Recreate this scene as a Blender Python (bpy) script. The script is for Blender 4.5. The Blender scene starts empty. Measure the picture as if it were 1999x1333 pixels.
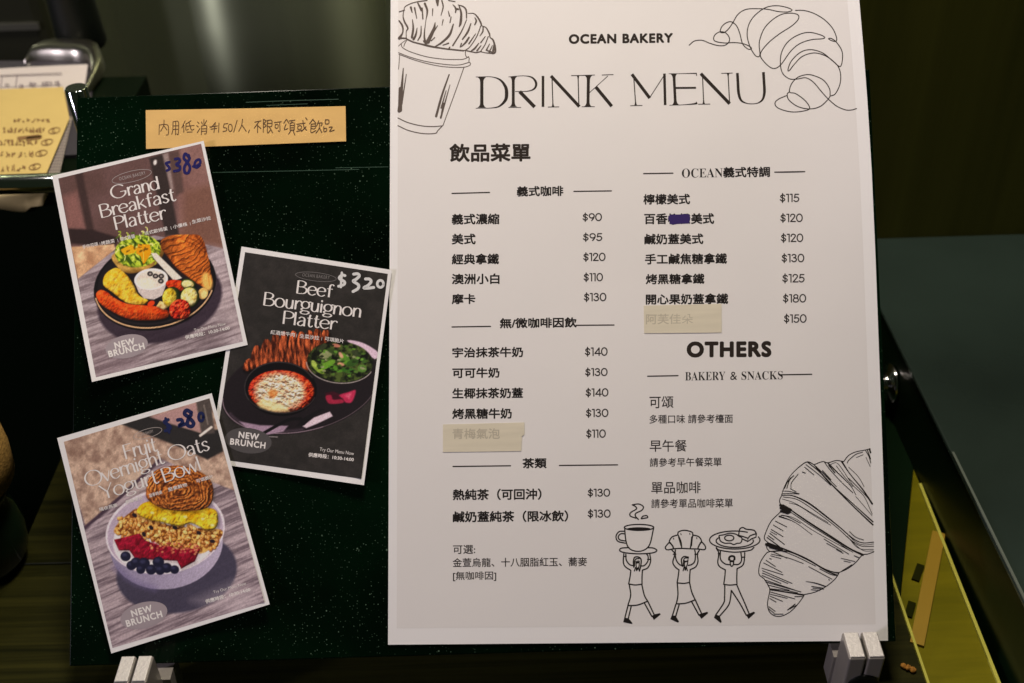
import bpy, math, random
import numpy as np
from mathutils import Vector, Matrix

random.seed(7)
SC = bpy.context.scene
COL = SC.collection

# ------------------------------------------------------------------ camera, world, lamps, exposure
PW, PH = 1999.0, 1333.0
FMM = 40.0
FPX = FMM / 36.0 * PW
LEAN = math.radians(43.5)                 # the menu board leans back this far from upright
ZB = 0.03                                 # height of the board's lower edge above the counter
BH = 0.3466                               # visible height of the board, width 0.491
BW = 0.491


def _rot(a, ax):
    return np.array(Matrix.Rotation(a, 3, ax))


BU = np.array([1.0, 0, 0])
BV = np.array([0, math.sin(LEAN), math.cos(LEAN)])
BN = np.array([0, -math.cos(LEAN), math.sin(LEAN)])
BASIS = np.stack([BU, BV, BN], 1)
B0 = np.array([0, 0, ZB])
CAM_R = BASIS @ (_rot(-0.0275, 'Z') @ _rot(0.0182, 'Y') @ _rot(0.0855, 'X'))
CAM_C = BASIS @ np.array([0.2791, 0.126, 0.6878]) + B0

cam_data = bpy.data.cameras.new('camera')
cam = bpy.data.objects.new('camera', cam_data)
COL.objects.link(cam)
cam.matrix_world = Matrix.Translation(Vector(CAM_C)) @ Matrix(CAM_R.tolist()).to_4x4()
cam_data.lens = FMM
cam_data.sensor_width = 36
cam_data.clip_start = 0.02
cam_data.clip_end = 50
cam_data.dof.use_dof = True
cam_data.dof.focus_distance = 0.685
cam_data.dof.aperture_fstop = 6.3
SC.camera = cam

world = bpy.data.worlds.new('World')
SC.world = world
world.use_nodes = True
bg = world.node_tree.nodes['Background']
bg.inputs[0].default_value = (0.50, 0.68, 0.36, 1)
bg.inputs[1].default_value = 0.030


def lamp(name, loc, target, size, power, color, size_y=None):
    d = bpy.data.lights.new(name, 'AREA')
    d.energy = power
    d.color = color
    d.shape = 'RECTANGLE'
    d.size = size
    d.size_y = size_y or size
    o = bpy.data.objects.new(name, d)
    COL.objects.link(o)
    o.location = loc
    o.rotation_euler = (Vector(target) - Vector(loc)).to_track_quat('-Z', 'Y').to_euler()
    return o


lamp('ceiling_lamp', (0.33, 0.34, 1.32), (0.30, 0.12, 0.12), 0.26, 17.6, (1.0, 0.885, 0.77))
lamp('cool_fill', (-1.9, -1.0, 0.86), (0.2, 0.1, 0.1), 0.13, 23.0, (0.90, 0.80, 0.98), 0.55)  # added unseen source: cool fill, also makes the streak on the steel
lamp('steel_fill', (-0.15, 0.52, 1.45), (-0.12, 0.42, 0.15), 0.10, 1.6, (1.0, 0.92, 0.78))  # added unseen source above the back counter, set to brighten the steel

SC.view_settings.view_transform = 'Standard'
SC.view_settings.look = 'None'
SC.view_settings.exposure = 0
SC.view_settings.gamma = 1
SC.render.engine = 'CYCLES'
SC.cycles.max_bounces = 6

# ------------------------------------------------------------------ geometry of the place
def rays(px, py):
    px = np.asarray(px, float); py = np.asarray(py, float)
    d = np.stack([(px - (PW - 1) / 2) / FPX, -(py - (PH - 1) / 2) / FPX, -np.ones_like(px)], -1)
    return d @ CAM_R.T


def hit(px, py, axis, val):
    d = rays(px, py)
    t = (val - CAM_C[axis]) / d[..., axis]
    return CAM_C + d * t[..., None]


def on_board(px, py, off=0.0):
    """point on the plane parallel to the board, off metres in front of it"""
    d = rays(px, py)
    t = (np.asarray(off) - (CAM_C - B0) @ BN) / (d @ BN)
    return CAM_C + d * t[..., None]


# the A3 sheet: straight left edge, right edge that curls forward near the top
RX_Y = np.array([-95, 0, 100, 200, 330, 500, 650, 800, 1000, 1250.0])
RX_X = np.array([1668, 1677, 1685.5, 1693, 1701, 1708.5, 1714, 1719.5, 1726, 1733.0])


def sheet_right(py):
    return np.interp(py, RX_Y, RX_X)


def sheet_left(py):
    return np.interp(py, [-95, 1258], [762.5, 757])


def lift(px, py):
    px = np.asarray(px, float); py = np.asarray(py, float)
    s = (px - sheet_left(py)) / (sheet_right(py) - sheet_left(py))
    t = np.clip((py + 95) / 1350, 0, 1)
    a = np.clip((s - 0.74) / 0.26, 0, 1.05)
    b = np.clip((0.78 - t) / 0.78, 0, 1)
    c = np.clip((0.10 - t) / 0.10, 0, 1)
    return 0.013 * a ** 2 * (b * b * (3 - 2 * b)) + 0.0012 * np.sin(s * 5.0) ** 2 * b


SH_OFF = 0.0012


def on_sheet(px, py, off=0.0):
    return on_board(px, py, SH_OFF + lift(px, py) + off)


# ------------------------------------------------------------------ linking and tagging
CENTRE = {}


def link(name, verts, faces, material, parent=None, smooth=False, base=False):
    v = np.asarray(verts, float).reshape(-1, 3)
    lo, hi = v.min(0), v.max(0)
    c = (lo + hi) / 2
    if base:
        c[2] = lo[2]
    me = bpy.data.meshes.new(name)
    me.from_pydata([tuple(p) for p in (v - c)], [], faces)
    me.update()
    if smooth:
        for p in me.polygons:
            p.use_smooth = True
    me.materials.append(material)
    o = bpy.data.objects.new(name, me)
    COL.objects.link(o)
    CENTRE[o.name] = c
    if parent is not None:
        o.parent = parent
        o.location = c - CENTRE[parent.name]
    else:
        o.location = c
    return o


def empty(name, loc):
    o = bpy.data.objects.new(name, None)
    COL.objects.link(o)
    o.location = loc
    o.empty_display_size = 0.02
    CENTRE[o.name] = np.array(loc, float)
    return o


def tag(o, label, cat, group=None, kind=None):
    o['label'] = label
    o['category'] = cat
    if group:
        o['group'] = group
    if kind:
        o['kind'] = kind
    return o


def box(lo, hi):
    x0, y0, z0 = lo; x1, y1, z1 = hi
    v = [(x0, y0, z0), (x1, y0, z0), (x1, y1, z0), (x0, y1, z0), (x0, y0, z1), (x1, y0, z1), (x1, y1, z1), (x0, y1, z1)]
    f = [(0, 3, 2, 1), (4, 5, 6, 7), (0, 1, 5, 4), (1, 2, 6, 5), (2, 3, 7, 6), (3, 0, 4, 7)]
    return v, f


def bevel(o, w, seg=2):
    m = o.modifiers.new('edge', 'BEVEL')
    m.width = w
    m.segments = seg
    m.limit_method = 'ANGLE'
    return o


def prism(poly, z0, z1):
    n = len(poly)
    v = [(x, y, z0) for x, y in poly] + [(x, y, z1) for x, y in poly]
    f = [tuple(range(n))[::-1], tuple(range(n, 2 * n))]
    f += [(i, (i + 1) % n, n + (i + 1) % n, n + i) for i in range(n)]
    return v, f


def lathe(profile, origin, n=40, axis=(0, 0, 1)):
    """profile: list of (radius, height) along axis from origin"""
    ax = Vector(axis).normalized()
    q = Vector((0, 0, 1)).rotation_difference(ax).to_matrix()
    v, f = [], []
    for r, h in profile:
        for i in range(n):
            a = 2 * math.pi * i / n
            v.append(tuple(Vector(origin) + q @ Vector((r * math.cos(a), r * math.sin(a), h))))
    for k in range(len(profile) - 1):
        for i in range(n):
            j = (i + 1) % n
            f.append((k * n + i, k * n + j, (k + 1) * n + j, (k + 1) * n + i))
    f.append(tuple(range(n))[::-1])
    f.append(tuple(range((len(profile) - 1) * n, len(profile) * n)))
    return v, f


# ------------------------------------------------------------------ materials
def lin(c):
    c = np.asarray(c, float) / 255.0
    return np.where(c <= 0.04045, c / 12.92, ((c + 0.055) / 1.055) ** 2.4)


def mat(name, col, rough=0.6, metal=0.0, spec=0.5, noise=None, bump=None, aniso=0.0):
    """col in linear reflectance; noise = (scale xyz, amount, detail); bump = (scale, strength)"""
    m = bpy.data.materials.new(name)
    m.use_nodes = True
    nt = m.node_tree
    b = nt.nodes['Principled BSDF']
    b.inputs['Base Color'].default_value = (*col, 1)
    b.inputs['Roughness'].default_value = rough
    b.inputs['Metallic'].default_value = metal
    b.inputs['Specular IOR Level'].default_value = spec
    if aniso:
        b.inputs['Anisotropic Rotation'].default_value = 0.25
        b.inputs['Anisotropic'].default_value = aniso
    if noise or bump:
        tc = nt.nodes.new('ShaderNodeTexCoord')
    if noise:
        sc, amt, det = noise
        mp = nt.nodes.new('ShaderNodeMapping')
        mp.inputs['Scale'].default_value = sc
        nt.links.new(tc.outputs['Object'], mp.inputs['Vector'])
        nz = nt.nodes.new('ShaderNodeTexNoise')
        nz.inputs['Scale'].default_value = 1.0
        nz.inputs['Detail'].default_value = det
        nt.links.new(mp.outputs[0], nz.inputs['Vector'])
        r = nt.nodes.new('ShaderNodeMapRange')
        r.inputs['From Min'].default_value = 0.3
        r.inputs['From Max'].default_value = 0.7
        r.inputs['To Min'].default_value = 1 - amt
        r.inputs['To Max'].default_value = 1 + amt
        nt.links.new(nz.outputs['Fac'], r.inputs['Value'])
        mx = nt.nodes.new('ShaderNodeVectorMath')
        mx.operation = 'MULTIPLY'
        mx.inputs[0].default_value = col
        nt.links.new(r.outputs[0], mx.inputs[1])
        nt.links.new(mx.outputs[0], b.inputs['Base Color'])
    if bump:
        nb = nt.nodes.new('ShaderNodeTexNoise')
        nb.inputs['Scale'].default_value = bump[0]
        nb.inputs['Detail'].default_value = 3
        nt.links.new(tc.outputs['Object'], nb.inputs['Vector'])
        bp = nt.nodes.new('ShaderNodeBump')
        bp.inputs['Strength'].default_value = bump[1]
        bp.inputs['Distance'].default_value = 0.001
        nt.links.new(nb.outputs['Fac'], bp.inputs['Height'])
        nt.links.new(bp.outputs[0], b.inputs['Normal'])
    return m


def dusty(name, col, dust, thresholds, rough, spec):
    """dark glossy sheet with pale dust grains of a few sizes"""
    m = mat(name, col, rough, 0, spec)
    nt = m.node_tree
    b = nt.nodes['Principled BSDF']
    tc = nt.nodes.new('ShaderNodeTexCoord')
    fac = None
    for scale, th, keep in thresholds:
        vo = nt.nodes.new('ShaderNodeTexVoronoi')
        vo.inputs['Scale'].default_value = scale
        nt.links.new(tc.outputs['Object'], vo.inputs['Vector'])
        sep = nt.nodes.new('ShaderNodeSeparateColor')
        nt.links.new(vo.outputs['Color'], sep.inputs[0])
        lt = nt.nodes.new('ShaderNodeMapRange')
        lt.inputs['From Min'].default_value = th
        lt.inputs['From Max'].default_value = th * 0.45
        nt.links.new(vo.outputs['Distance'], lt.inputs['Value'])
        lt.clamp = True
        k = nt.nodes.new('ShaderNodeMapRange')
        k.inputs['From Min'].default_value = 1 - keep
        k.inputs['From Max'].default_value = 1.0
        nt.links.new(sep.outputs[0], k.inputs['Value'])
        mu = nt.nodes.new('ShaderNodeMath'); mu.operation = 'MULTIPLY'
        nt.links.new(lt.outputs[0], mu.inputs[0]); nt.links.new(k.outputs[0], mu.inputs[1])
        if fac is None:
            fac = mu.outputs[0]
        else:
            ad = nt.nodes.new('ShaderNodeMath'); ad.operation = 'MAXIMUM'
            nt.links.new(fac, ad.inputs[0]); nt.links.new(mu.outputs[0], ad.inputs[1])
            fac = ad.outputs[0]
    nz = nt.nodes.new('ShaderNodeTexNoise')
    nz.inputs['Scale'].default_value = 7
    nz.inputs['Detail'].default_value = 4
    nt.links.new(tc.outputs['Object'], nz.inputs['Vector'])
    rr = nt.nodes.new('ShaderNodeMapRange')
    rr.inputs['From Min'].default_value = 0.35; rr.inputs['From Max'].default_value = 0.75
    rr.inputs['To Min'].default_value = 0.3; rr.inputs['To Max'].default_value = 2.6
    nt.links.new(nz.outputs['Fac'], rr.inputs['Value'])
    vm = nt.nodes.new('ShaderNodeVectorMath'); vm.operation = 'MULTIPLY'
    vm.inputs[0].default_value = col
    nt.links.new(rr.outputs[0], vm.inputs[1])
    n2 = nt.nodes.new('ShaderNodeTexNoise')
    n2.inputs['Scale'].default_value = 22; n2.inputs['Detail'].default_value = 5
    nt.links.new(tc.outputs['Object'], n2.inputs['Vector'])
    cl_ = nt.nodes.new('ShaderNodeMapRange')
    cl_.inputs['From Min'].default_value = 0.40; cl_.inputs['From Max'].default_value = 0.68
    cl_.inputs['To Min'].default_value = 0.16; cl_.inputs['To Max'].default_value = 1.3
    nt.links.new(n2.outputs['Fac'], cl_.inputs['Value'])
    m2 = nt.nodes.new('ShaderNodeMath'); m2.operation = 'MULTIPLY'; m2.use_clamp = True
    nt.links.new(fac, m2.inputs[0]); nt.links.new(cl_.outputs[0], m2.inputs[1])
    fac = m2.outputs[0]
    mix = nt.nodes.new('ShaderNodeMix'); mix.data_type = 'RGBA'
    nt.links.new(fac, mix.inputs['Factor'])
    nt.links.new(vm.outputs[0], mix.inputs['A'])
    mix.inputs['B'].default_value = (*dust, 1)
    nt.links.new(mix.outputs['Result'], b.inputs['Base Color'])
    return m


def wood(name, dark, light, scale, rough, spec=0.4, ring=6):
    m = mat(name, dark, rough, 0, spec)
    nt = m.node_tree
    b = nt.nodes['Principled BSDF']
    tc = nt.nodes.new('ShaderNodeTexCoord')
    mp = nt.nodes.new('ShaderNodeMapping')
    mp.inputs['Scale'].default_value = scale
    nt.links.new(tc.outputs['Object'], mp.inputs['Vector'])
    n1 = nt.nodes.new('ShaderNodeTexNoise')
    n1.inputs['Scale'].default_value = 1; n1.inputs['Detail'].default_value = 8; n1.inputs['Roughness'].default_value = 0.65
    n1.inputs['Distortion'].default_value = 0.4
    nt.links.new(mp.outputs[0], n1.inputs['Vector'])
    r = nt.nodes.new('ShaderNodeMapRange')
    r.inputs['From Min'].default_value = 0.33; r.inputs['From Max'].default_value = 0.68
    nt.links.new(n1.outputs['Fac'], r.inputs['Value'])
    mix = nt.nodes.new('ShaderNodeMix'); mix.data_type = 'RGBA'
    mix.inputs['A'].default_value = (*dark, 1)
    mix.inputs['B'].default_value = (*light, 1)
    nt.links.new(r.outputs[0], mix.inputs['Factor'])
    nt.links.new(mix.outputs['Result'], b.inputs['Base Color'])
    return m


M_PAPER = mat('white_paper', (0.80, 0.785, 0.775), 0.75, 0, 0.2, noise=((6, 6, 6), 0.014, 2), bump=(11, 0.5))
M_PANEL = mat('printed_offwhite', (0.735, 0.71, 0.69), 0.72, 0, 0.2, noise=((7, 7, 7), 0.022, 3), bump=(11, 0.5))
M_INK = mat('black_print', (0.012, 0.009, 0.008), 0.7, 0, 0.2)
M_BROWN = mat('dark_brown_print', (0.022, 0.015, 0.011), 0.7, 0, 0.2)
M_GREY = mat('grey_brown_print', (0.10, 0.078, 0.066), 0.7, 0, 0.2)
M_THIN = mat('soft_black_print', (0.026, 0.020, 0.019), 0.7, 0, 0.2)
M_WHITE = mat('white_print', (0.80, 0.76, 0.73), 0.5, 0, 0.3)
M_BLUE = mat('blue_marker', (0.016, 0.014, 0.11), 0.4, 0, 0.4)
M_PURPLE = mat('purple_marker', (0.030, 0.014, 0.115), 0.5, 0, 0.3)
M_SILVERPEN = mat('white_marker', (0.66, 0.66, 0.65), 0.5, 0, 0.3)
M_PEN = mat('brown_pen', (0.085, 0.040, 0.018), 0.6, 0, 0.3)
M_NOTE = mat('ochre_paper', (0.68, 0.435, 0.155), 0.8, 0, 0.15, noise=((40, 90, 40), 0.07, 4))
M_TAPE = mat('cream_tape', (0.66, 0.605, 0.47), 0.55, 0, 0.3, noise=((30, 240, 240), 0.05, 3))
M_TAPETEXT = mat('faint_print_under_tape', (0.47, 0.425, 0.33), 0.6, 0, 0.3)
M_BOARD = dusty('dark_glass', (0.0004, 0.0042, 0.0014), (0.13, 0.20, 0.135),
                [(420, 0.20, 0.30), (190, 0.11, 0.22), (700, 0.24, 0.30), (90, 0.07, 0.15)], 0.16, 0.25)
M_EDGE = mat('dark_glass_edge', (0.012, 0.006, 0.030), 0.2)
M_SCRATCH = mat('fine_scratch', (0.018, 0.055, 0.032), 0.5)
M_CHROME = mat('chrome', (0.52, 0.54, 0.58), 0.08, 1.0)
M_SATIN = mat('satin_silver', (0.60, 0.575, 0.55), 0.42, 0.35, 0.5, noise=((900, 900, 900), 0.09, 3), bump=(900, 0.25))
M_ACRYL = mat('grey_clip_side', (0.30, 0.275, 0.25), 0.25, 0.3, 0.5)
M_BLACK = mat('black_plastic', (0.004, 0.006, 0.004), 0.5, 0, 0.3)
M_COUNTER = wood('dark_olive_wood', (0.006, 0.007, 0.0008), (0.026, 0.025, 0.004), (3.5, 150, 60), 0.5, 0.06)
M_WALLWOOD = wood('dark_wall_wood', (0.085, 0.086, 0.012), (0.135, 0.132, 0.022), (26, 20, 1.1), 0.6, 0.2)
M_STONE = mat('dark_stone', (0.022, 0.035, 0.028), 0.24, 0, 0.5, noise=((4, 4, 4), 0.35, 5))  # broad noise in the colour stands in for dark reflections on the worktop
M_SIDE = mat('dark_green_laminate', (0.0025, 0.0085, 0.0025), 0.3, 0, 0.15, noise=((5, 5, 5), 0.3, 3))
M_YELLOW = wood('olive_yellow_panel', (0.112, 0.103, 0.002), (0.165, 0.142, 0.003), (5, 60, 40), 0.32, 0.22)
M_TRIM = mat('yellow_edge_trim', (0.46, 0.44, 0.06), 0.4)
M_AMBER = mat('amber_reflection', (0.30, 0.185, 0.008), 0.4)
M_FLOOR = mat('dark_floor', (0.006, 0.009, 0.004), 0.6, 0, 0.2)
M_STEEL = mat('brushed_steel', (0.50, 0.57, 0.35), 0.27, 0.84, 0.5, noise=((9, 9, 0.4), 0.10, 3), aniso=0.97)
M_CABBLACK = mat('black_cabinet', (0.002, 0.0052, 0.0018), 0.5, 0, 0.06)
M_PADYEL = mat('yellow_memo_paper', (0.60, 0.445, 0.155), 0.8, 0, 0.2, noise=((20, 20, 20), 0.05, 3))
M_FORM = mat('form_paper', (0.62, 0.56, 0.52), 0.8, 0, 0.2)
M_FORMINK = mat('grey_form_print', (0.20, 0.16, 0.17), 0.8, 0, 0.2)
M_CORK = mat('woven_cork', (0.30, 0.175, 0.045), 0.8, 0, 0.2, noise=((300, 300, 900), 0.45, 4), bump=(700, 0.6))
M_DGLASS = mat('dark_green_glass', (0.006, 0.014, 0.006), 0.08, 0, 0.5)
M_CRUMB = mat('toasted_crumb', (0.40, 0.18, 0.03), 0.8, 0, 0.2, noise=((500, 500, 500), 0.4, 3))
M_CLIPMETAL = mat('dull_clip_metal', (0.42, 0.40, 0.33), 0.30, 1.0, 0.5)
M_MEMOINK = mat('faded_pen', (0.23, 0.13, 0.05), 0.7, 0, 0.2)
M_BADGE = mat('pale_badge_print', (0.35, 0.295, 0.315), 0.6, 0, 0.2)
M_BADGEDARK = mat('charcoal_badge_print', (0.085, 0.078, 0.078), 0.6, 0, 0.2)


# ------------------------------------------------------------------ ink: strokes, fills and type drawn as thin meshes
def catmull(pts, closed=False, sub=6):
    P = [np.array(p, float) for p in pts]
    n = len(P)
    out = []
    segs = n if closed else n - 1
    for i in range(segs):
        if closed:
            p0, p1, p2, p3 = P[(i - 1) % n], P[i], P[(i + 1) % n], P[(i + 2) % n]
        else:
            p1, p2 = P[i], P[i + 1]
            p0 = P[i - 1] if i > 0 else 2 * p1 - p2
            p3 = P[i + 2] if i + 2 < n else 2 * p2 - p1
        for k in range(sub):
            t = k / sub
            out.append(0.5 * ((2 * p1) + (p2 - p0) * t + (2 * p0 - 5 * p1 + 4 * p2 - p3) * t * t + (3 * p1 - p0 - 3 * p2 + p3) * t ** 3))
    if not closed:
        out.append(P[-1])
    return np.array(out)


def arc(cx, cy, rx, ry, a0=0, a1=360, n=None, rot=0):
    n = n or max(8, int(abs(a1 - a0) / 15))
    a = np.radians(np.linspace(a0, a1, n + 1))
    x, y = rx * np.cos(a), ry * np.sin(a)
    r = math.radians(rot)
    return [(cx + math.cos(r) * i - math.sin(r) * j, cy + math.sin(r) * i + math.cos(r) * j) for i, j in zip(x, y)]


class Ink:
    """collects flat ink in source-photo coordinates; build() lays it on a surface"""
    STEP = 2e-6
    WK = 1.3

    def __init__(self, s=1.0, ox=0.0, oy=0.0):
        self.s, self.ox, self.oy = s, ox, oy
        self.p, self.o, self.f = [], [], []
        self.k = 0

    def _px(self, pts):
        a = np.asarray(pts, float)
        return np.stack([a[:, 0] / self.s + self.ox, a[:, 1] / self.s + self.oy], 1)

    def _add(self, P, faces):
        b = len(self.p)
        self.p.extend(map(tuple, P))
        self.o.extend([self.k * self.STEP] * len(P))
        self.f.extend([tuple(b + i for i in f) for f in faces])
        self.k += 1

    def stroke(self, pts, w, smooth=True, closed=False, cap=True, sub=6, nib=None):
        """w: width in the caller's units, a number or one per point"""
        P = self._px(pts)
        ws = np.array(w if hasattr(w, '__len__') else [w] * len(P), float) / self.s * Ink.WK
        if smooth and len(P) > 2:
            Q = catmull(np.column_stack([P, ws]), closed, sub)
            if closed:
                Q = np.vstack([Q, Q[:1]])
            P, ws = Q[:, :2], np.maximum(Q[:, 2], 0.05)
        elif closed:
            P = np.vstack([P, P[:1]]); ws = np.append(ws, ws[0])
        keep = [0] + [i for i in range(1, len(P)) if np.hypot(*(P[i] - P[i - 1])) > 1e-6]
        P, ws = P[keep], ws[keep]
        if len(P) < 2:
            return
        T = np.gradient(P, axis=0)
        T /= np.maximum(np.hypot(T[:, 0], T[:, 1]), 1e-9)[:, None]
        if nib is not None:
            ws = nib(T)
        N = np.stack([-T[:, 1], T[:, 0]], 1)
        if cap:
            e = [(-1, 0, 0.0)]
            pre, pw, post, qw = [], [], [], []
            for a in (80, 50, 25):
                d, h = math.sin(math.radians(a)), math.cos(math.radians(a))
                pre.append((P[0] - T[0] * ws[0] / 2 * d, N[0])); pw.append(ws[0] * h)
            for a in (25, 50, 80):
                d, h = math.sin(math.radians(a)), math.cos(math.radians(a))
                post.append((P[-1] + T[-1] * ws[-1] / 2 * d, N[-1])); qw.append(ws[-1] * h)
            P = np.vstack([[q[0] for q in pre], P, [q[0] for q in post]])
            N = np.vstack([[q[1] for q in pre], N, [q[1] for q in post]])
            ws = np.concatenate([pw, ws, qw])
        L, R = P + N * ws[:, None] / 2, P - N * ws[:, None] / 2
        n = len(P)
        self._add(np.vstack([L, R]), [(i, i + 1, n + i + 1, n + i) for i in range(n - 1)])

    def lines(self, pts, w, cap=True):
        for a, b in zip(pts[:-1], pts[1:]):
            self.stroke([a, b], w, False, cap=cap)

    def fill(self, pts, smooth=False):
        P = self._px(pts)
        if smooth:
            P = catmull(P, True, 4)
        c = P.mean(0)
        n = len(P)
        self._add(np.vstack([P, c[None]]), [(i, (i + 1) % n, n) for i in range(n)])

    def type(self, s, x0, x1, top, bot, slope=-0.014, bold=0.0):
        V, F = glyphs(s, min(bold, 0))
        lo, hi = V.min(0), V.max(0)
        X = x0 + (V[:, 0] - lo[0]) / (hi[0] - lo[0]) * (x1 - x0)
        Y = bot - (V[:, 1] - lo[1]) / (hi[1] - lo[1]) * (bot - top) + slope * (X - (x0 + x1) / 2)
        self._strike(self._px(np.stack([X, Y], 1)), F, max(bold, 0) * (x1 - x0) / (hi[0] - lo[0]) / self.s)

    def _strike(self, Q, F, r):
        if r <= 0:
            self._add(Q, F)
            return
        for k in range(8):
            a = math.radians(45 * k + 22.5)
            self._add(Q + np.array([math.cos(a), math.sin(a)]) * r, F)

    def type_along(self, s, p0, p1, h, bold=0.0):
        """h: height of the whole ink box"""
        V, F = glyphs(s, min(bold, 0))
        lo, hi = V.min(0), V.max(0)
        p0, p1 = np.array(p0, float), np.array(p1, float)
        d = p1 - p0
        u = d / np.hypot(*d)
        up = np.array([u[1], -u[0]])
        Q = p0 + ((V[:, :1] - lo[0]) / (hi[0] - lo[0])) * d + ((V[:, 1:2] - lo[1]) / (hi[1] - lo[1])) * h * up
        self._strike(self._px(Q), F, max(bold, 0) * np.hypot(*d) / (hi[0] - lo[0]) / self.s)

    def build(self, name, surface, off, material, parent):
        P = np.array(self.p)
        W = surface(P[:, 0], P[:, 1], off + np.array(self.o))
        return link(name, W, self.f, material, parent)


_GLYPH = {}


def glyphs(s, bold):
    if (s, bold) in _GLYPH:
        return _GLYPH[(s, bold)]
    c = bpy.data.curves.new('lettering', 'FONT')
    c.body = s
    c.offset = bold
    if s in ('OCEAN BAKERY', 'OTHERS', 'NEW', 'BRUNCH'):
        c.space_character = 1.14
    c.resolution_u = 4
    o = bpy.data.objects.new('lettering', c)
    COL.objects.link(o)
    bpy.context.view_layer.update()
    ev = o.evaluated_get(bpy.context.evaluated_depsgraph_get())
    me = ev.to_mesh()
    V = np.array([tuple(v.co)[:2] for v in me.vertices])
    F = [tuple(p.vertices) for p in me.polygons]
    ev.to_mesh_clear()
    bpy.data.objects.remove(o)
    bpy.data.curves.remove(c)
    _GLYPH[(s, bold)] = (V, F)
    return V, F


# round monoline figures for the prices: (advance, strokes); S smooth, L straight
FIG = {
    '0': (0.78, [('S', arc(.37, .48, .31, .48, 0, 360, 24))]),
    '1': (0.40, [('L', [(.04, .95), (.24, .95)]), ('L', [(.24, .96), (.24, 0)])]),
    '2': (0.66, [('S', [(.06, .68), (.10, .86), (.29, .96), (.49, .86), (.51, .68), (.38, .45), (.06, .02)]), ('L', [(.06, .02), (.58, .02)])]),
    '3': (0.68, [('S', [(.08, .82), (.20, .94), (.38, .93), (.50, .77), (.42, .59), (.25, .53)]),
                 ('S', [(.25, .53), (.46, .47), (.56, .28), (.44, .07), (.22, .02), (.05, .18)])]),
    '4': (0.74, [('L', [(.52, 0), (.52, .95), (.05, .25), (.68, .25)])]),
    '5': (0.68, [('L', [(.54, .94), (.17, .94), (.11, .5)]), ('S', [(.11, .5), (.30, .59), (.50, .50), (.56, .29), (.44, .07), (.22, .01), (.05, .16)])]),
    '8': (0.70, [('S', arc(.32, .73, .22, .22, 0, 360, 20)), ('S', arc(.32, .26, .28, .26, 0, 360, 20))]),
    '9': (0.70, [('S', arc(.32, .66, .27, .29, 0, 360, 20)), ('S', [(.59, .66), (.54, .38), (.32, .01)])]),
    '$': (0.70, [('S', [(.55, .71), (.46, .84), (.30, .87), (.12, .74), (.18, .56), (.42, .46), (.55, .29), (.44, .12), (.27, .09), (.07, .27)]),
                 ('L', [(.31, -.09), (.31, 1.05)])]),
}


def figures(ink, s, x0, x1, top, bot, slope=-0.012, w=2.0):
    adv = sum(FIG[c][0] for c in s) - 0.1
    h = bot - top
    hc = h / 1.12
    sx = (x1 - x0) / adv
    x = 0
    for c in s:
        a, st = FIG[c]
        for kind, pts in st:
            P = []
            for u, v in pts:
                X = x0 + (x + u - 0.03) * sx
                P.append((X, bot - h * 0.055 - v * hc + slope * (X - (x0 + x1) / 2)))
            if kind == 'S':
                ink.stroke(P, w, sub=4)
            else:
                ink.lines(P, w)
        x += a


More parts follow.
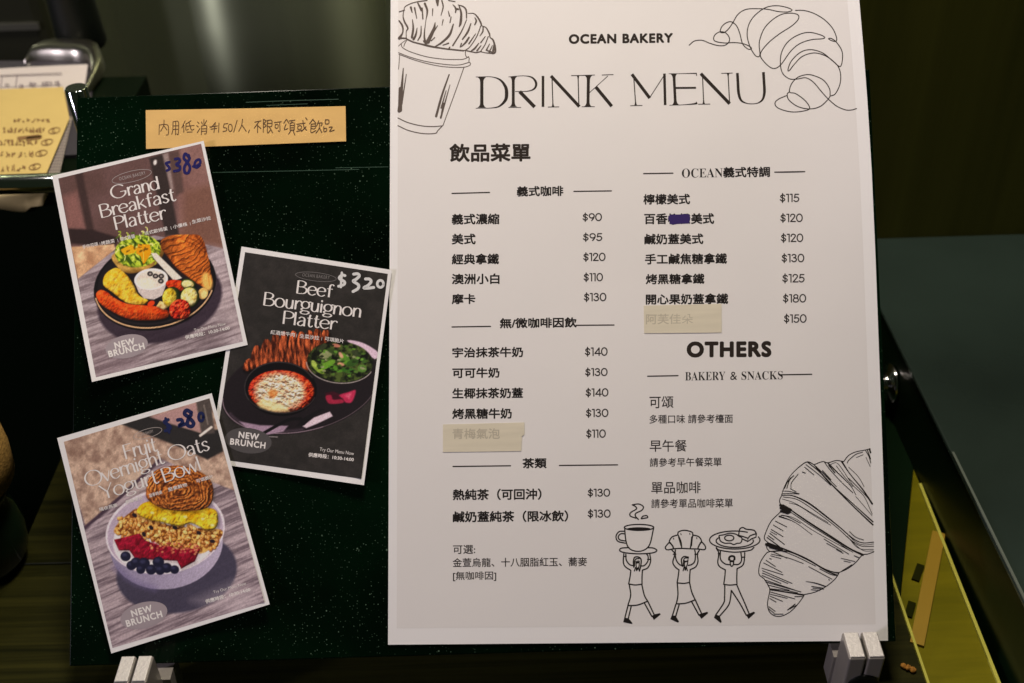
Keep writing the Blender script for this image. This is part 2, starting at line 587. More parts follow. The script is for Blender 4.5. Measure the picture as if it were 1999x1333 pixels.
# high-contrast display letters for the dish names: stem strokes thick, cross strokes fine
DISP = {
    'G': (1.04, [arc(.5, .5, .48, .5, 42, 335, 22), [(.93, .28), (.93, .44)], [(.60, .44), (1.0, .44)]]),
    'B': (.72, [[(.1, 0), (.1, 1)], [(.1, .985), (.36, .985), (.56, .87), (.54, .66), (.36, .54), (.12, .53)],
                [(.36, .54), (.60, .46), (.67, .25), (.52, .05), (.30, .015), (.1, .015)]]),
    'P': (.64, [[(.1, 0), (.1, 1)], [(.1, .985), (.38, .985), (.60, .85), (.60, .62), (.42, .48), (.12, .46)]]),
    'F': (.60, [[(.1, 0), (.1, 1)], [(.1, .98), (.60, .98)], [(.1, .53), (.50, .53)]]),
    'O': (1.06, [arc(.52, .5, .49, .5, 0, 360, 28)]),
    'Y': (.70, [[(.0, 1), (.36, .45)], ('t', [(.70, 1), (.36, .45)]), [(.36, .47), (.36, 0)]]),
    'a': (.52, [[(.08, .55), (.20, .67), (.34, .64), (.41, .50), (.41, .25), (.41, 0)], [(.40, .40), (.20, .36), (.05, .20), (.10, .04), (.25, .02), (.40, .18)]]),
    'd': (.64, [arc(.28, .34, .25, .34, 0, 360, 20), [(.53, 0), (.53, 1)]]),
    'e': (.58, [[(.05, .36), (.53, .38)], [(.53, .38), (.48, .58), (.29, .68), (.10, .56), (.04, .34), (.12, .10), (.31, 0), (.53, .12)]]),
    'f': (.42, [[(.46, .90), (.36, .99), (.24, .92), (.20, .72), (.20, .3), (.20, 0)], [(.04, .64), (.40, .64)]]),
    'g': (.58, [arc(.27, .42, .23, .26, 0, 360, 20), [(.44, .60), (.52, .68), (.60, .66)], [(.18, .18), (.05, .08), (.16, -.02), (.42, -.04), (.52, -.15), (.36, -.27), (.10, -.25), (.03, -.14), (.14, -.05)]]),
    'h': (.56, [[(.08, 0), (.08, 1)], [(.08, .45), (.22, .65), (.38, .64), (.46, .48), (.46, .2), (.46, 0)]]),
    'i': (.22, [[(.09, 0), (.09, .66)], ('d', [(.09, .86)])]),
    'k': (.50, [[(.08, 0), (.08, 1)], ('t', [(.44, .66), (.10, .28)]), [(.20, .38), (.48, 0)]]),
    'l': (.22, [[(.09, 0), (.09, 1)]]),
    'n': (.56, [[(.08, 0), (.08, .67)], [(.08, .43), (.22, .65), (.38, .64), (.46, .48), (.46, .2), (.46, 0)]]),
    'o': (.62, [arc(.30, .34, .27, .34, 0, 360, 22)]),
    'r': (.40, [[(.08, 0), (.08, .67)], [(.08, .40), (.18, .60), (.31, .67), (.42, .57)]]),
    's': (.44, [[(.37, .55), (.24, .67), (.09, .58), (.11, .42), (.28, .30), (.37, .15), (.22, 0), (.04, .12)]]),
    't': (.38, [[(.20, .92), (.16, .70), (.16, .40), (.16, .14), (.25, 0), (.38, .09)], [(.03, .65), (.33, .65)]]),
    'u': (.56, [[(.08, .67), (.08, .4), (.10, .12), (.24, 0), (.38, .08), (.45, .26)], [(.45, 0), (.45, .67)]]),
    'v': (.48, [[(.0, .66), (.24, 0)], ('t', [(.47, .66), (.24, 0)])]),
    'w': (.76, [[(.0, .66), (.20, 0)], ('t', [(.38, .66), (.20, 0)]), [(.38, .66), (.56, 0)], ('t', [(.75, .66), (.56, 0)])]),
}


def display(ink, s, p0, p1, h, thick=0.145, thin=0.05):
    adv = sum(DISP[c][0] for c in s) - 0.06
    p0, p1 = np.array(p0, float), np.array(p1, float)
    d = p1 - p0
    u = d / np.hypot(*d)
    up = np.array([u[1], -u[0]])
    upx = up / ink.s
    tk, tn = thick * h / ink.s, thin * h / ink.s

    def nib(T):
        c = np.abs(T @ up)
        return tn + (tk - tn) * c ** 1.6

    x = 0
    for c in s:
        a, st = DISP[c]
        for q in st:
            kind = 'n'
            if isinstance(q, tuple):
                kind, q = q
            P = [p0 + d * ((x + i) / adv) + up * h * j for i, j in q]
            if kind == 'd':
                ink.stroke(arc(P[0][0], P[0][1], thick * h * .28, thick * h * .28, 0, 360, 10), thick * h * .5)
            elif kind == 't':
                ink.stroke(P, thin * h * 1.3, cap=False)
            else:
                ink.stroke(P, 1, nib=nib, cap=False, sub=5)
        x += a


# ------------------------------------------------------------------ setting
v, f = box((-6, -4, -0.92), (6, 5, -0.90))
fl = link('floor', v, f, M_FLOOR)
fl['kind'] = 'structure'

# wooden counter: L-shaped top with a step at the left
poly = [(-0.9, -0.55), (0.511, -0.55), (0.511, 0.315), (-0.078, 0.315), (-0.078, 0.104), (-0.9, 0.104)]
v, f = prism(poly, -0.035, 0.0)
ctr = link('wooden_counter', v, f, M_COUNTER)
tag(ctr, 'dark olive brown wooden counter top under the leaning menu board', 'counter')
v, f = prism([(-0.86, -0.5), (0.47, -0.5), (0.47, 0.27), (-0.04, 0.27), (-0.04, 0.07), (-0.86, 0.07)], -0.90, -0.035)
link('counter_base', v, f, M_CABBLACK, ctr)
v, f = box((-0.078, 0.1035, 0.0002), (0.511, 0.1047, 0.0008))
link('joint_line', v, f, M_BLACK, ctr)
v, f = box((0.5112, -0.55, -0.006), (0.5128, 0.158, 0.0015))
link('edge_trim', v, f, M_TRIM, ctr)

# olive yellow panel between the counter and the cabinet
ya, yb_, yc = hit(1783., 916., 2, -.001), hit(1750., 1168., 2, -.001), hit(1790., 945., 2, -.001)
v, f = prism([(0.513, -0.55), (0.5545, -0.55), (0.5545, float(yc[1])), tuple(ya[:2]), (0.5135, float(yb_[1]))], -0.012, -0.001)
yp = link('yellow_panel', v, f, M_YELLOW)
tag(yp, 'narrow olive yellow panel in the gap right of the wooden counter', 'panel')
v, f = box((0.5530, -0.55, -0.0008), (0.5550, float(yc[1]) - .001, 0.0012))
link('edge_trim', v, f, M_TRIM, yp)
v, f = box((0.513, -0.54, -0.90), (0.5545, 0.15, -0.012))
link('panel_base', v, f, M_CABBLACK, yp)
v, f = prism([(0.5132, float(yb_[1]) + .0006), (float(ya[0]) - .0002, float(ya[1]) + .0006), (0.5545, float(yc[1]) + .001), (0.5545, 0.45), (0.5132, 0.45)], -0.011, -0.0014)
link('shadow_filler', v, f, M_SIDE, yp)  # dark piece shaped as the board's shadow across the yellow panel

# amber reflection with two dark slots, modelled as thin plates on the panel
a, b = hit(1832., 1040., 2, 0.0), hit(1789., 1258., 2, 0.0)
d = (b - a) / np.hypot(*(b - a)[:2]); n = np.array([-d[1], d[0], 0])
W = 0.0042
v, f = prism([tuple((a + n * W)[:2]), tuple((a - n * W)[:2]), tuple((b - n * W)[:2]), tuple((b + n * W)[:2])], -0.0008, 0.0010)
st = link('amber_reflection', v, f, M_AMBER)
tag(st, 'thin amber strip standing in for a reflection on the olive yellow panel', 'strip')

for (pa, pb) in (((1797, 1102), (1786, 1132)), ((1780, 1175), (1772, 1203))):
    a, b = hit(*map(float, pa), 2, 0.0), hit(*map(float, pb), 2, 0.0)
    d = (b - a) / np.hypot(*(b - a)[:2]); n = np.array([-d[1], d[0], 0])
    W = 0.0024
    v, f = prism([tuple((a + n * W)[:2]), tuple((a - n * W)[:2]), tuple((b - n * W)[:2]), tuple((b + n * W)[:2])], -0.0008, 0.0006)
    t = link('slot_reflection', v, f, mat('dark_slot_reflection', (0.014, 0.016, 0.002), 0.8, 0, 0.02))
    tag(t, 'small plate standing in for a dark slot of the amber reflection, nearer to the chrome knob' if pa[0] > 1790 else
        'small plate standing in for a dark slot of the amber reflection, nearer to the silver clip', 'slot plate', 'plates for the dark slots of the amber reflection')

# stone topped cabinet on the right
ZT = 0.060
e0, e1 = hit(1718., 600., 2, ZT), hit(1999., 1175., 2, ZT)
far = hit(1860., 459.5, 2, ZT)
dirv = (e1 - e0) / np.linalg.norm(e1 - e0)
eA = e0 + dirv * ((far[1] - e0[1]) / dirv[1])
eB = e0 + dirv * ((-0.55 - e0[1]) / dirv[1])
cb = empty('display_cabinet', (0.9, 0.1, -0.90))
tag(cb, 'dark stone topped cabinet with a chrome knob on its side', 'cabinet')
v, f = prism([tuple(eA[:2]), tuple(eB[:2]), (1.9, -0.55), (1.9, far[1])], ZT - 0.004, ZT)
bevel(link('worktop', v, f, M_STONE, cb), 0.0012)
v, f = prism([(eA[0] + .0015, eA[1]), (eB[0] + .0015, eB[1]), (1.89, -0.545), (1.89, far[1] - .002)], -0.90, ZT - 0.0042)
link('side_panel', v, f, M_SIDE, cb)
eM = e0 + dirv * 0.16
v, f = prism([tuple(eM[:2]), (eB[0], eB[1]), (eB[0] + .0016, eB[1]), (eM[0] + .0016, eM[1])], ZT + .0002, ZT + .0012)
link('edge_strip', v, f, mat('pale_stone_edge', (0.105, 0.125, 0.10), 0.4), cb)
kc = hit(1772., 746., 0, float(eB[0] + .0015) * .5 + float(eA[0] + .0015) * .5)
kx = e0[0] + (e1[0] - e0[0]) * (kc[1] - e0[1]) / (e1[1] - e0[1]) + .0015
kc = np.array([kx, kc[1], kc[2]])
v, f = lathe([(0.0150, 0), (0.0155, 0.002), (0.0145, 0.004), (0.008, 0.0050), (0.0075, 0.009), (0.0105, 0.011), (0.0125, 0.015), (0.0115, 0.019), (0.006, 0.0205)],
             kc, 32, (-1, 0, 0))
link('knob', v, f, mat('bright_chrome', (0.7, 0.7, 0.7), 0.12, 1.0), cb, smooth=True)

# dark wood panelling behind the cabinet
v, f = box((0.30, far[1] + .001, -0.9), (2.2, far[1] + .03, 1.6))
wp = link('wood_panelling', v, f, M_WALLWOOD)
tag(wp, 'dark brown vertical grain wood panelling behind the stone topped cabinet', 'wall panel')

# steel appliance front behind the board
v, f = box((-0.75, 0.80, -0.9), (0.295, 0.86, 1.2))
sp = link('steel_panel', v, f, M_STEEL)
v, f = lathe([(0.30, -0.9), (0.30, 1.2)], (0.023, 1.08, 0), 360)
dc = link('rounded_corner', v, f, M_STEEL, sp, smooth=True)
for q_ in dc.data.polygons:
    q_.use_smooth = len(q_.vertices) == 4
tag(sp, 'brushed steel appliance front in the dim background above the board', 'steel panel')

# black back counter under the memo papers
ZS = 0.172
v, f = box((-0.9, 0.322, -0.9), (-0.045, 0.50, ZS))
bc = link('back_counter', v, f, M_CABBLACK)
tag(bc, 'black back counter carrying memo papers behind the chrome rail', 'counter')

# chrome rail
rb = hit(50., 358., 1, 0.30)
pt = hit(147., 170., 1, 0.30)
rail = empty('chrome_rail', (pt[0], 0.30, 0.0))
tag(rail, 'chrome rail with a flat topped post beside the dark board', 'rail')
v, f = lathe([(0.0068, -0.262), (0.0075, -0.260), (0.0075, -0.0006), (0.0069, 0.0)], (pt[0], 0.30, pt[2]), 40)
link('post', v, f, M_CHROME, rail, smooth=False)
v, f = lathe([(0.0066, 0), (0.0072, 0.0006), (0.0072, 0.60)], (pt[0] - .0076, 0.30, rb[2]), 40, (-1, 0, 0.0))
link('bar', v, f, M_CHROME, rail, smooth=True)
for o in rail.children:
    for p in o.data.polygons:
        p.use_smooth = len(p.vertices) == 4


# ------------------------------------------------------------------ memo papers on the back counter
def flat_quad(name, corners, z, th, material, label, cat, warp=0.0):
    P = [hit(float(x), float(y), 2, z) for x, y in corners]
    nx, ny = 10, 8
    v, fa = [], []
    for j in range(ny + 1):
        for i in range(nx + 1):
            s, t = i / nx, j / ny
            q = P[0] * (1 - s) * (1 - t) + P[1] * s * (1 - t) + P[2] * s * t + P[3] * (1 - s) * t
            q = q + np.array([0, 0, warp * (math.sin(s * 3.1) * 0.4 + (1 - t) ** 2)])
            v.append(q)
    m = len(v)
    v += [q - np.array([0, 0, th]) for q in v]
    for j in range(ny):
        for i in range(nx):
            a = j * (nx + 1) + i
            fa.append((a, a + 1, a + nx + 2, a + nx + 1))
            fa.append((m + a, m + a + nx + 1, m + a + nx + 2, m + a + 1))
    for i in range(nx):
        a = i; fa.append((a, a + 1, m + a + 1, m + a))
        a = ny * (nx + 1) + i; fa.append((a, a + 1, m + a + 1, m + a))
    for j in range(ny):
        a = j * (nx + 1); fa.append((a, a + nx + 1, m + a + nx + 1, m + a))
        a += nx; fa.append((a, a + nx + 1, m + a + nx + 1, m + a))
    o = link(name, v, fa, material)
    return tag(o, label, cat)


def zplane(z):
    def fn(px, py, off):
        return hit(px, py, 2, z) + np.stack([np.zeros_like(px), np.zeros_like(px), np.asarray(off) * np.ones_like(px)], -1)
    return fn


cl = empty('clipboard', tuple(hit(60., 130., 2, ZS)))
tag(cl, 'black clipboard with a dull metal clip holding a printed form', 'clipboard')
P = [hit(float(x), float(y), 2, ZS + .003) for x, y in ((-160, 118), (185, 118), (165, 300), (-200, 320))]
v, f = prism([tuple(p[:2]) for p in P][::-1], ZS + .0002, ZS + .003)
link('backing_board', v, f, mat('grey_board', (0.05, 0.045, 0.055), 0.4), cl)
# the clip: a bent metal strip, its free end curling down at the right
prof = [(74, 104), (90, 99), (120, 98), (150, 99), (178, 100), (196, 106), (203, 120), (205, 136), (198, 152), (188, 166), (180, 176)]
hh = [.004, .010, .012, .012, .012, .0115, .011, .010, .008, .0055, .0035]
V, F = [], []
for (x, y), h in zip(catmull(prof, sub=4), np.interp(np.linspace(0, 1, 41), np.linspace(0, 1, 11), hh)):
    q = hit(float(x), float(y), 2, ZS + .003)
    for k, (dy, dz) in enumerate(((0, 0), (.002, h), (.016, h * 1.1), (.020, h * .7), (.021, 0))):
        V.append((q[0] - dy * .25, q[1] - dy, q[2] + dz + .0005))
n = 41
for i in range(n - 1):
    for k in range(4):
        F.append((i * 5 + k, (i + 1) * 5 + k, (i + 1) * 5 + k + 1, i * 5 + k + 1))
F += [(0, 1, 2, 3, 4), ((n - 1) * 5, (n - 1) * 5 + 4, (n - 1) * 5 + 3, (n - 1) * 5 + 2, (n - 1) * 5 + 1)]
link('clip', V, F, M_CLIPMETAL, cl, smooth=True)

fm = flat_quad('printed_form', ((-120, 146), (172, 129), (163, 176), (-140, 200)), ZS + .0042, .0006, M_FORM,
               'white printed form on the clipboard behind the yellow memo', 'paper', .002)
ink = Ink(3.173, 0, 0)
for a, b in (((0, 465), (380, 450)), ((105, 460), (95, 535)), ((10, 470), (5, 535)), ((0, 540), (380, 525))):
    ink.stroke([a, b], 4, False)
rs = random.Random(3)
for x0, x1, y in ((30, 60, 527), (180, 230, 520), (260, 330, 516), (340, 372, 512), (120, 150, 535)):
    for k in range(int((x1 - x0) / 9)):
        x = x0 + k * 9
        ink.stroke([(x, y - rs.uniform(4, 14)), (x + rs.uniform(2, 9), y + rs.uniform(-10, 8))], 5, False)
ink.build('form_print', zplane(ZS + .0072), 0, M_FORMINK, fm)

gp = flat_quad('squared_paper', ((100, 215), (141, 228), (114, 345), (60, 345)), ZS + .0052, .0005, mat('grey_squared_paper', (0.34, 0.30, 0.25), 0.8),
               'grey squared paper sticking out under the yellow memo sheet', 'paper')
ink = Ink()
for k in range(19):
    y = 230 + k * 6.0
    ink.stroke([(84, y), (141 - (y - 228) * .235, y - 1)], .9, False)
for k in range(7):
    x = 84 + k * 5
    ink.stroke([(x + 22, 240), (x - 2, 338)], .8, False)
ink.build('grid_lines', zplane(ZS + .0056), 0, M_FORMINK, gp)
mm = flat_quad('memo_sheet', ((-110, 174), (123, 168), (135, 232), (88, 341)), ZS + .0088, .0004, M_PADYEL,
               'yellow memo sheet covered with handwriting behind the chrome rail', 'note')
# (left edge lies outside the frame; the last corner is extended there)
bpy.data.objects.remove(mm)
P = [hit(float(x), float(y), 2, ZS + .0088) for x, y in ((-110, 177), (123, 169), (135, 230), (88, 342), (-150, 350))]
v, f = prism([tuple(p[:2]) for p in P][::-1], ZS + .0083, ZS + .0088)
mm = link('memo_sheet', v, f, M_PADYEL)
tag(mm, 'yellow memo sheet covered with handwriting behind the chrome rail', 'note')
ink = Ink(3.173, 0, 0)
rs = random.Random(11)


def scribble(x0, x1, y, h, gap=24, w=5):
    x = x0
    while x < x1:
        for _ in range(rs.choice((2, 3, 3, 4))):
            a = (x + rs.uniform(0, gap * .7), y + rs.uniform(-h / 2, h / 2))
            b = (x + rs.uniform(0, gap * .7), y + rs.uniform(-h / 2, h / 2))
            c = (a[0] * .5 + b[0] * .5 + rs.uniform(-6, 6), a[1] * .5 + b[1] * .5 + rs.uniform(-5, 5))
            ink.stroke([a, c, b], w)
        x += gap


scribble(75, 300, 745, 20, 30)
scribble(20, 280, 805, 34, 22)
scribble(-5, 235, 880, 38, 24)
scribble(0, 190, 955, 40, 36)
scribble(0, 150, 1040, 42, 34)
ink.stroke([(115, 855), (180, 848), (235, 842), (245, 850), (170, 858)], 16)
for cx, cy in ((335, 808), (290, 880), (255, 948), (215, 1032)):
    ink.stroke(arc(cx, cy, 36, 17, 0, 350, 14, -14), 4)
    ink.stroke(arc(cx - 4, cy, 8, 9, 20, 300, 8), 4)
ink.build('handwriting', zplane(ZS + .0090), 0, M_MEMOINK, mm)

# cream paper scrap drooping below the rail
xs = np.linspace(-70, 97, 16)
V, F = [], []
for i, x in enumerate(xs):
    for j, yy in enumerate((372, 384, 396, 408)):
        y = yy - 5 * math.sin((x + 70) / 167 * 6.0) * (j / 3) - (3 if x > 70 else 0) * j
        p = hit(float(x - 5 * j), float(y), 1, 0.3165 - .003 * math.sin(j * 1.2 + x * .03))
        V.append(p)
for i in range(15):
    for j in range(3):
        F.append((i * 4 + j, i * 4 + j + 1, (i + 1) * 4 + j + 1, (i + 1) * 4 + j))
sc_ = link('paper_scrap', V, F, mat('cream_scrap', (0.62, 0.50, 0.24), 0.35), smooth=True)
sm = sc_.modifiers.new('thickness', 'SOLIDIFY'); sm.thickness = 0.0005
tag(sc_, 'crumpled cream paper scrap drooping below the chrome bar', 'paper')

# dim things behind the papers
p = hit(146., 112., 2, ZS)
v, f = lathe([(0.020, 0), (0.0215, 0.003), (0.0205, 0.03), (0.019, 0.10), (0.020, 0.15), (0.018, 0.165), (0.018, 0.18)], (p[0], p[1] + .026, ZS), 36)
cn = link('black_bottle', v, f, M_BLACK, smooth=True, base=True)
tag(cn, 'out of focus black bottle standing behind the clipboard', 'bottle')
v, f = box((-0.34, 0.70, -0.90), (-0.205, 0.79, ZS + .02))
bx = bevel(link('grey_machine', v, f, mat('olive_grey_metal', (0.05, 0.052, 0.032), 0.35, 0.6), base=True), .011)
tag(bx, 'blurred olive grey metal machine at the back left of the black bottle', 'machine')
v, f = box((-0.32, 0.697, 0.135), (-0.212, 0.6999, 0.142))
link('front_ridge', v, f, mat('pale_ridge', (0.30, 0.30, 0.24), 0.3, 0.8), bx)

# cork topped jar at the lower left
jp = hit(-120., 905., 2, 0.095)
jr = empty('glass_jar', (jp[0], jp[1], 0.0))
tag(jr, 'dark green glass jar with a wide woven lid on the counter', 'jar')
v, f = lathe([(0.020, 0.0005), (0.026, 0.002), (0.031, 0.012), (0.033, 0.028), (0.031, 0.044), (0.026, 0.056), (0.025, 0.062)], (jp[0], jp[1], 0), 44)
link('body', v, f, M_DGLASS, jr, smooth=True)
v, f = lathe([(0.0262, 0.0620), (0.0335, 0.0640), (0.0345, 0.069), (0.033, 0.0735)], (jp[0], jp[1], 0), 44)
link('neck_ring', v, f, M_DGLASS, jr, smooth=True)
v, f = lathe([(0.036, 0.0737), (0.041, 0.077), (0.0428, 0.095), (0.0420, 0.113), (0.036, 0.120), (0.02, 0.122)], (jp[0], jp[1], 0), 56)
link('woven_lid', v, f, M_CORK, jr, smooth=True)

# crumb on the counter
rs = random.Random(5)
cp = hit(1771., 1306., 2, 0.0)
V, F = [], []
for k, (dx, dy, r) in enumerate(((-.0022, .0014, .0019), (.0002, 0, .0021), (.0026, -.0015, .0020))):
    b0 = len(V)
    n, m = 8, 5
    for j in range(m + 1):
        th = math.pi * j / m
        for i in range(n):
            q = r * rs.uniform(.8, 1.2)
            V.append((cp[0] + dx + q * math.sin(th) * math.cos(i * 2 * math.pi / n), cp[1] + dy + q * math.sin(th) * math.sin(i * 2 * math.pi / n),
                      r * .8 + q * .8 * math.cos(th)))
    for j in range(m):
        for i in range(n):
            F.append((b0 + j * n + i, b0 + j * n + (i + 1) % n, b0 + (j + 1) * n + (i + 1) % n, b0 + (j + 1) * n + i))
cr = link('bread_crumb', V, F, M_CRUMB, smooth=True, base=True)
tag(cr, 'small toasted bread crumb on the counter beside the silver clip', 'crumb')

# ------------------------------------------------------------------ the board and its clips
TH = 0.005
P4 = [on_board(float(x), float(y), 0.0) for x, y in ((135, 1300), (1749, 1252), (1697, 134), (150, 190))]
v = list(P4) + [q - BN * TH for q in P4]
f = [(0, 1, 2, 3), (7, 6, 5, 4), (0, 4, 5, 1), (1, 5, 6, 2), (2, 6, 7, 3), (3, 7, 4, 0)]
bd = link('menu_board', v, f, M_BOARD)
bevel(bd, 0.0006)
tag(bd, 'dusty black green glass board leaning back on two silver clips', 'board')
ink = Ink()
ink.stroke([(415, 336), (590, 332.5), (700, 330)], .9, False)
ink.stroke([(655, 327), (757, 325)], .8, False)
ink.stroke([(480, 199), (560, 196), (660, 193)], .9)
ink.stroke([(520, 205), (600, 202)], .7, False)
ink.build('scratch', on_board, .00006, M_SCRATCH, bd)


def clip_block(xl, ybk, xr, name_label, zt=0.050):
    """silver clip: two upright jaws with a slit between, a ledge behind that carries the board"""
    a, b = hit(float(xl), float(ybk), 2, zt), hit(float(xr), float(ybk - 3), 2, zt)
    w = b[0] - a[0]
    yb, yf = (a[1] + b[1]) / 2, (a[1] + b[1]) / 2 - 0.0185
    r = empty('board_clip', (a[0] + w / 2, yb - .01, 0.0))
    tag(r, name_label, 'clip', 'silver clips holding the board')
    jw = w * .472
    for x0 in (a[0], b[0] - jw):
        v, f = box((x0, yf, 0.0), (x0 + jw, yb, zt))
        j = link('jaw', v, f, M_ACRYL, r)
        bevel(j, .0012, 3)
        v, f = box((x0 + .0007, yf + .0008, zt + .0001), (x0 + jw - .0007, yb - .0008, zt + .0009))
        bevel(link('top_pad', v, f, M_SATIN, j), .0006, 2)
    v, f = box((a[0] + jw, yf + .003, 0.001), (b[0] - jw, yb - .002, zt - .004))
    link('slit_backing', v, f, M_BLACK, r)
    v, f = box((a[0] - .001, yb + .0004, 0.0), (b[0] + .004, 0.006, 0.0258))
    link('ledge', v, f, M_ACRYL, r)
    v, f = lathe([(0.0088, -.0004), (0.0088, .0010), (0.0075, .0016)], (a[0] + w / 2 + .001, yf, 0.026), 28, (0, -1, 0))
    link('screw', v, f, M_BLACK, r)
    return r


clip_block(1643, 1234, 1712, 'silver clip gripping the board below the croissant drawing')
clip_block(236, 1281, 300, 'silver clip gripping the board below the yogurt bowl card')

# ------------------------------------------------------------------ the menu sheet
def sheet_slab(name, xl, xr, y0, y1, off, th, material, parent=None, nx=44, ny=56):
    T, S = np.meshgrid(np.linspace(0, 1, ny + 1), np.linspace(0, 1, nx + 1), indexing='ij')
    Yl = y0 + (y1 - y0) * T
    Xl = xl(Yl); Xr = xr(Yl)
    X = Xl + (Xr - Xl) * S
    Y = Yl + (S - .0) * np.where(True, -8.0, 0) * T
    top = on_sheet(X.ravel(), Y.ravel(), off)
    v = list(top); f = []
    m = len(v)
    for j in range(ny):
        for i in range(nx):
            a = j * (nx + 1) + i
            f.append((a + nx + 1, a + nx + 2, a + 1, a))
    if th:
        v += list(top - BN * th)
        w = len(v)
        v += list(top) + list(top - BN * th)
        for j in range(ny):
            for i in range(nx):
                a = m + j * (nx + 1) + i
                f.append((a, a + 1, a + nx + 2, a + nx + 1))
        for i in range(nx):
            a = w + i; f.append((a, a + 1, m + a + 1, m + a))
            a = w + ny * (nx + 1) + i; f.append((m + a, m + a + 1, a + 1, a))
        for j in range(ny):
            a = w + j * (nx + 1); f.append((m + a, m + a + nx + 1, a + nx + 1, a))
            a += nx; f.append((a, a + nx + 1, m + a + nx + 1, m + a))
    return link(name, v, f, material, parent, smooth=True)


sh = sheet_slab('menu_sheet', sheet_left, sheet_right, -95, 1258, 0.0, 0.00022, M_PAPER)
tag(sh, 'large white drink menu sheet with croissant drawings on the dark board', 'menu')
sheet_slab('printed_panel', lambda y: np.interp(y, [-95, 1226], [777, 774]), lambda y: np.interp(y, RX_Y, RX_X) - 23.5, -75, 1226,
           0.00004, 0, M_PANEL, sh)
OFF = 0.00009


def put(name, ink, material, extra=0.0):
    return ink.build(name, on_sheet, OFF + extra, material, sh)


i_ = Ink(); i_.type('OCEAN BAKERY', 1111, 1312, 66, 83, -.012, .05); put('shop_heading', i_, M_BROWN)
i_ = Ink(); i_.type('飲品菜單', 878, 1034, 280.5, 314, -.008, .032); put('menu_heading', i_, M_BROWN)

# DRINK MENU in fine serif capitals
Ink.WK = 1.03
i_ = Ink(4.0, 740, 0)
S = i_.stroke


def stem(pts, w, top=None, foot=None):
    """a straight stem flaring into its serifs"""
    (x0, y0), (x1, y1) = pts
    ts = [0, .04, .10, .2, .5, .8, .90, .96, 1]
    ws = [w * (2.6 if top else 1), w * (1.7 if top else 1), w * (1.15 if top else 1), w, w, w, w * (1.15 if foot else 1), w * (1.7 if foot else 1), w * (2.6 if foot else 1)]
    S([(x0 + (x1 - x0) * t, y0 + (y1 - y0) * t) for t in ts], ws, True, cap=False, sub=3)


stem([(800, 600), (800, 838)], 25, 1, 1)
S([(753, 598), (800, 597), (880, 598), (945, 622), (985, 675), (994, 728), (984, 780), (935, 828), (870, 841), (800, 842), (753, 843)], [5, 5, 6, 14, 23, 26, 23, 12, 6, 5, 5], cap=False)
stem([(1046, 595), (1046, 832)], 22, 1, 1)
S([(1008, 598), (1070, 592), (1140, 590), (1195, 604), (1224, 645), (1212, 688), (1160, 709), (1060, 712)], [5, 5, 6, 12, 18, 14, 7, 5], cap=False)
S([(1095, 712), (1213, 833)], 27, False, cap=False)
S([(1010, 837), (1105, 836)], 5, False)
S([(1278, 590), (1278, 832)], 20, False, cap=False)
stem([(1348, 592), (1356, 830)], 8, 0, 1)
S([(1318, 833), (1402, 832)], 6, False)
S([(1340, 590), (1562, 830)], 24, False, cap=False)
stem([(1552, 588), (1558, 820)], 8, 1, 0)
S([(1500, 588), (1602, 586)], 6, False)
stem([(1633, 586), (1629, 830)], 23, 1, 1)
S([(1590, 585), (1682, 583)], 5, False)
S([(1583, 831), (1680, 830)], 5, False)
S([(1640, 722), (1783, 592)], 5, False)
S([(1740, 583), (1826, 580)], 6, False)
S([(1690, 676), (1815, 827)], 25, False, cap=False)
put('title_lettering', i_, M_BROWN)
i_ = Ink(4.0, 1220, 0)
S = i_.stroke
stem([(66, 590), (82, 818)], 8, 0, 1)
S([(42, 823), (132, 821)], 6, False)
S([(52, 577), (192, 764)], 24, False, cap=False)
S([(190, 762), (312, 573)], 6, False)
S([(306, 572), (312, 818)], 20, False, cap=False)
stem([(380, 573), (392, 817)], 21, 1, 1)
S([(340, 573), (450, 572), (558, 570)], [5, 5, 9], cap=False)
S([(556, 570), (558, 588)], 6, False)
S([(395, 684), (553, 683)], 15, False, cap=False)
S([(345, 819), (450, 816), (540, 808), (562, 800)], [5, 5, 12, 20], cap=False)
stem([(603, 580), (613, 808)], 8, 0, 1)
S([(572, 811), (662, 810)], 6, False)
S([(590, 572), (816, 808)], 25, False, cap=False)
stem([(803, 571), (815, 800)], 8, 1, 0)
S([(753, 570), (836, 568)], 6, False)
S([(876, 567), (880, 640), (886, 725), (905, 780), (945, 803), (990, 808), (1035, 802), (1072, 775), (1087, 720), (1084, 640), (1079, 560)],
  [21, 21, 21, 16, 8, 6, 8, 15, 21, 21, 21], cap=False)
put('title_lettering', i_, M_BROWN)

# divider lines
Ink.WK = 1.3
for a, b in (((882, 377), (955, 375)), ((1120, 373), (1193, 372)), ((882, 637.6), (957, 636.5)), ((1124, 634.4), (1198, 633.8)),
             ((884, 910), (996, 908.6)), ((1091.7, 908), (1205, 906.8)), ((1256, 338.3), (1313, 337.4)), ((1512, 335.4), (1570.5, 334.4)),
             ((1264, 733.8), (1323, 732.7)), ((1523, 731), (1584, 730))):
    i_ = Ink(); i_.stroke([a, b], 1.9, False); put('divider_line', i_, M_BROWN)

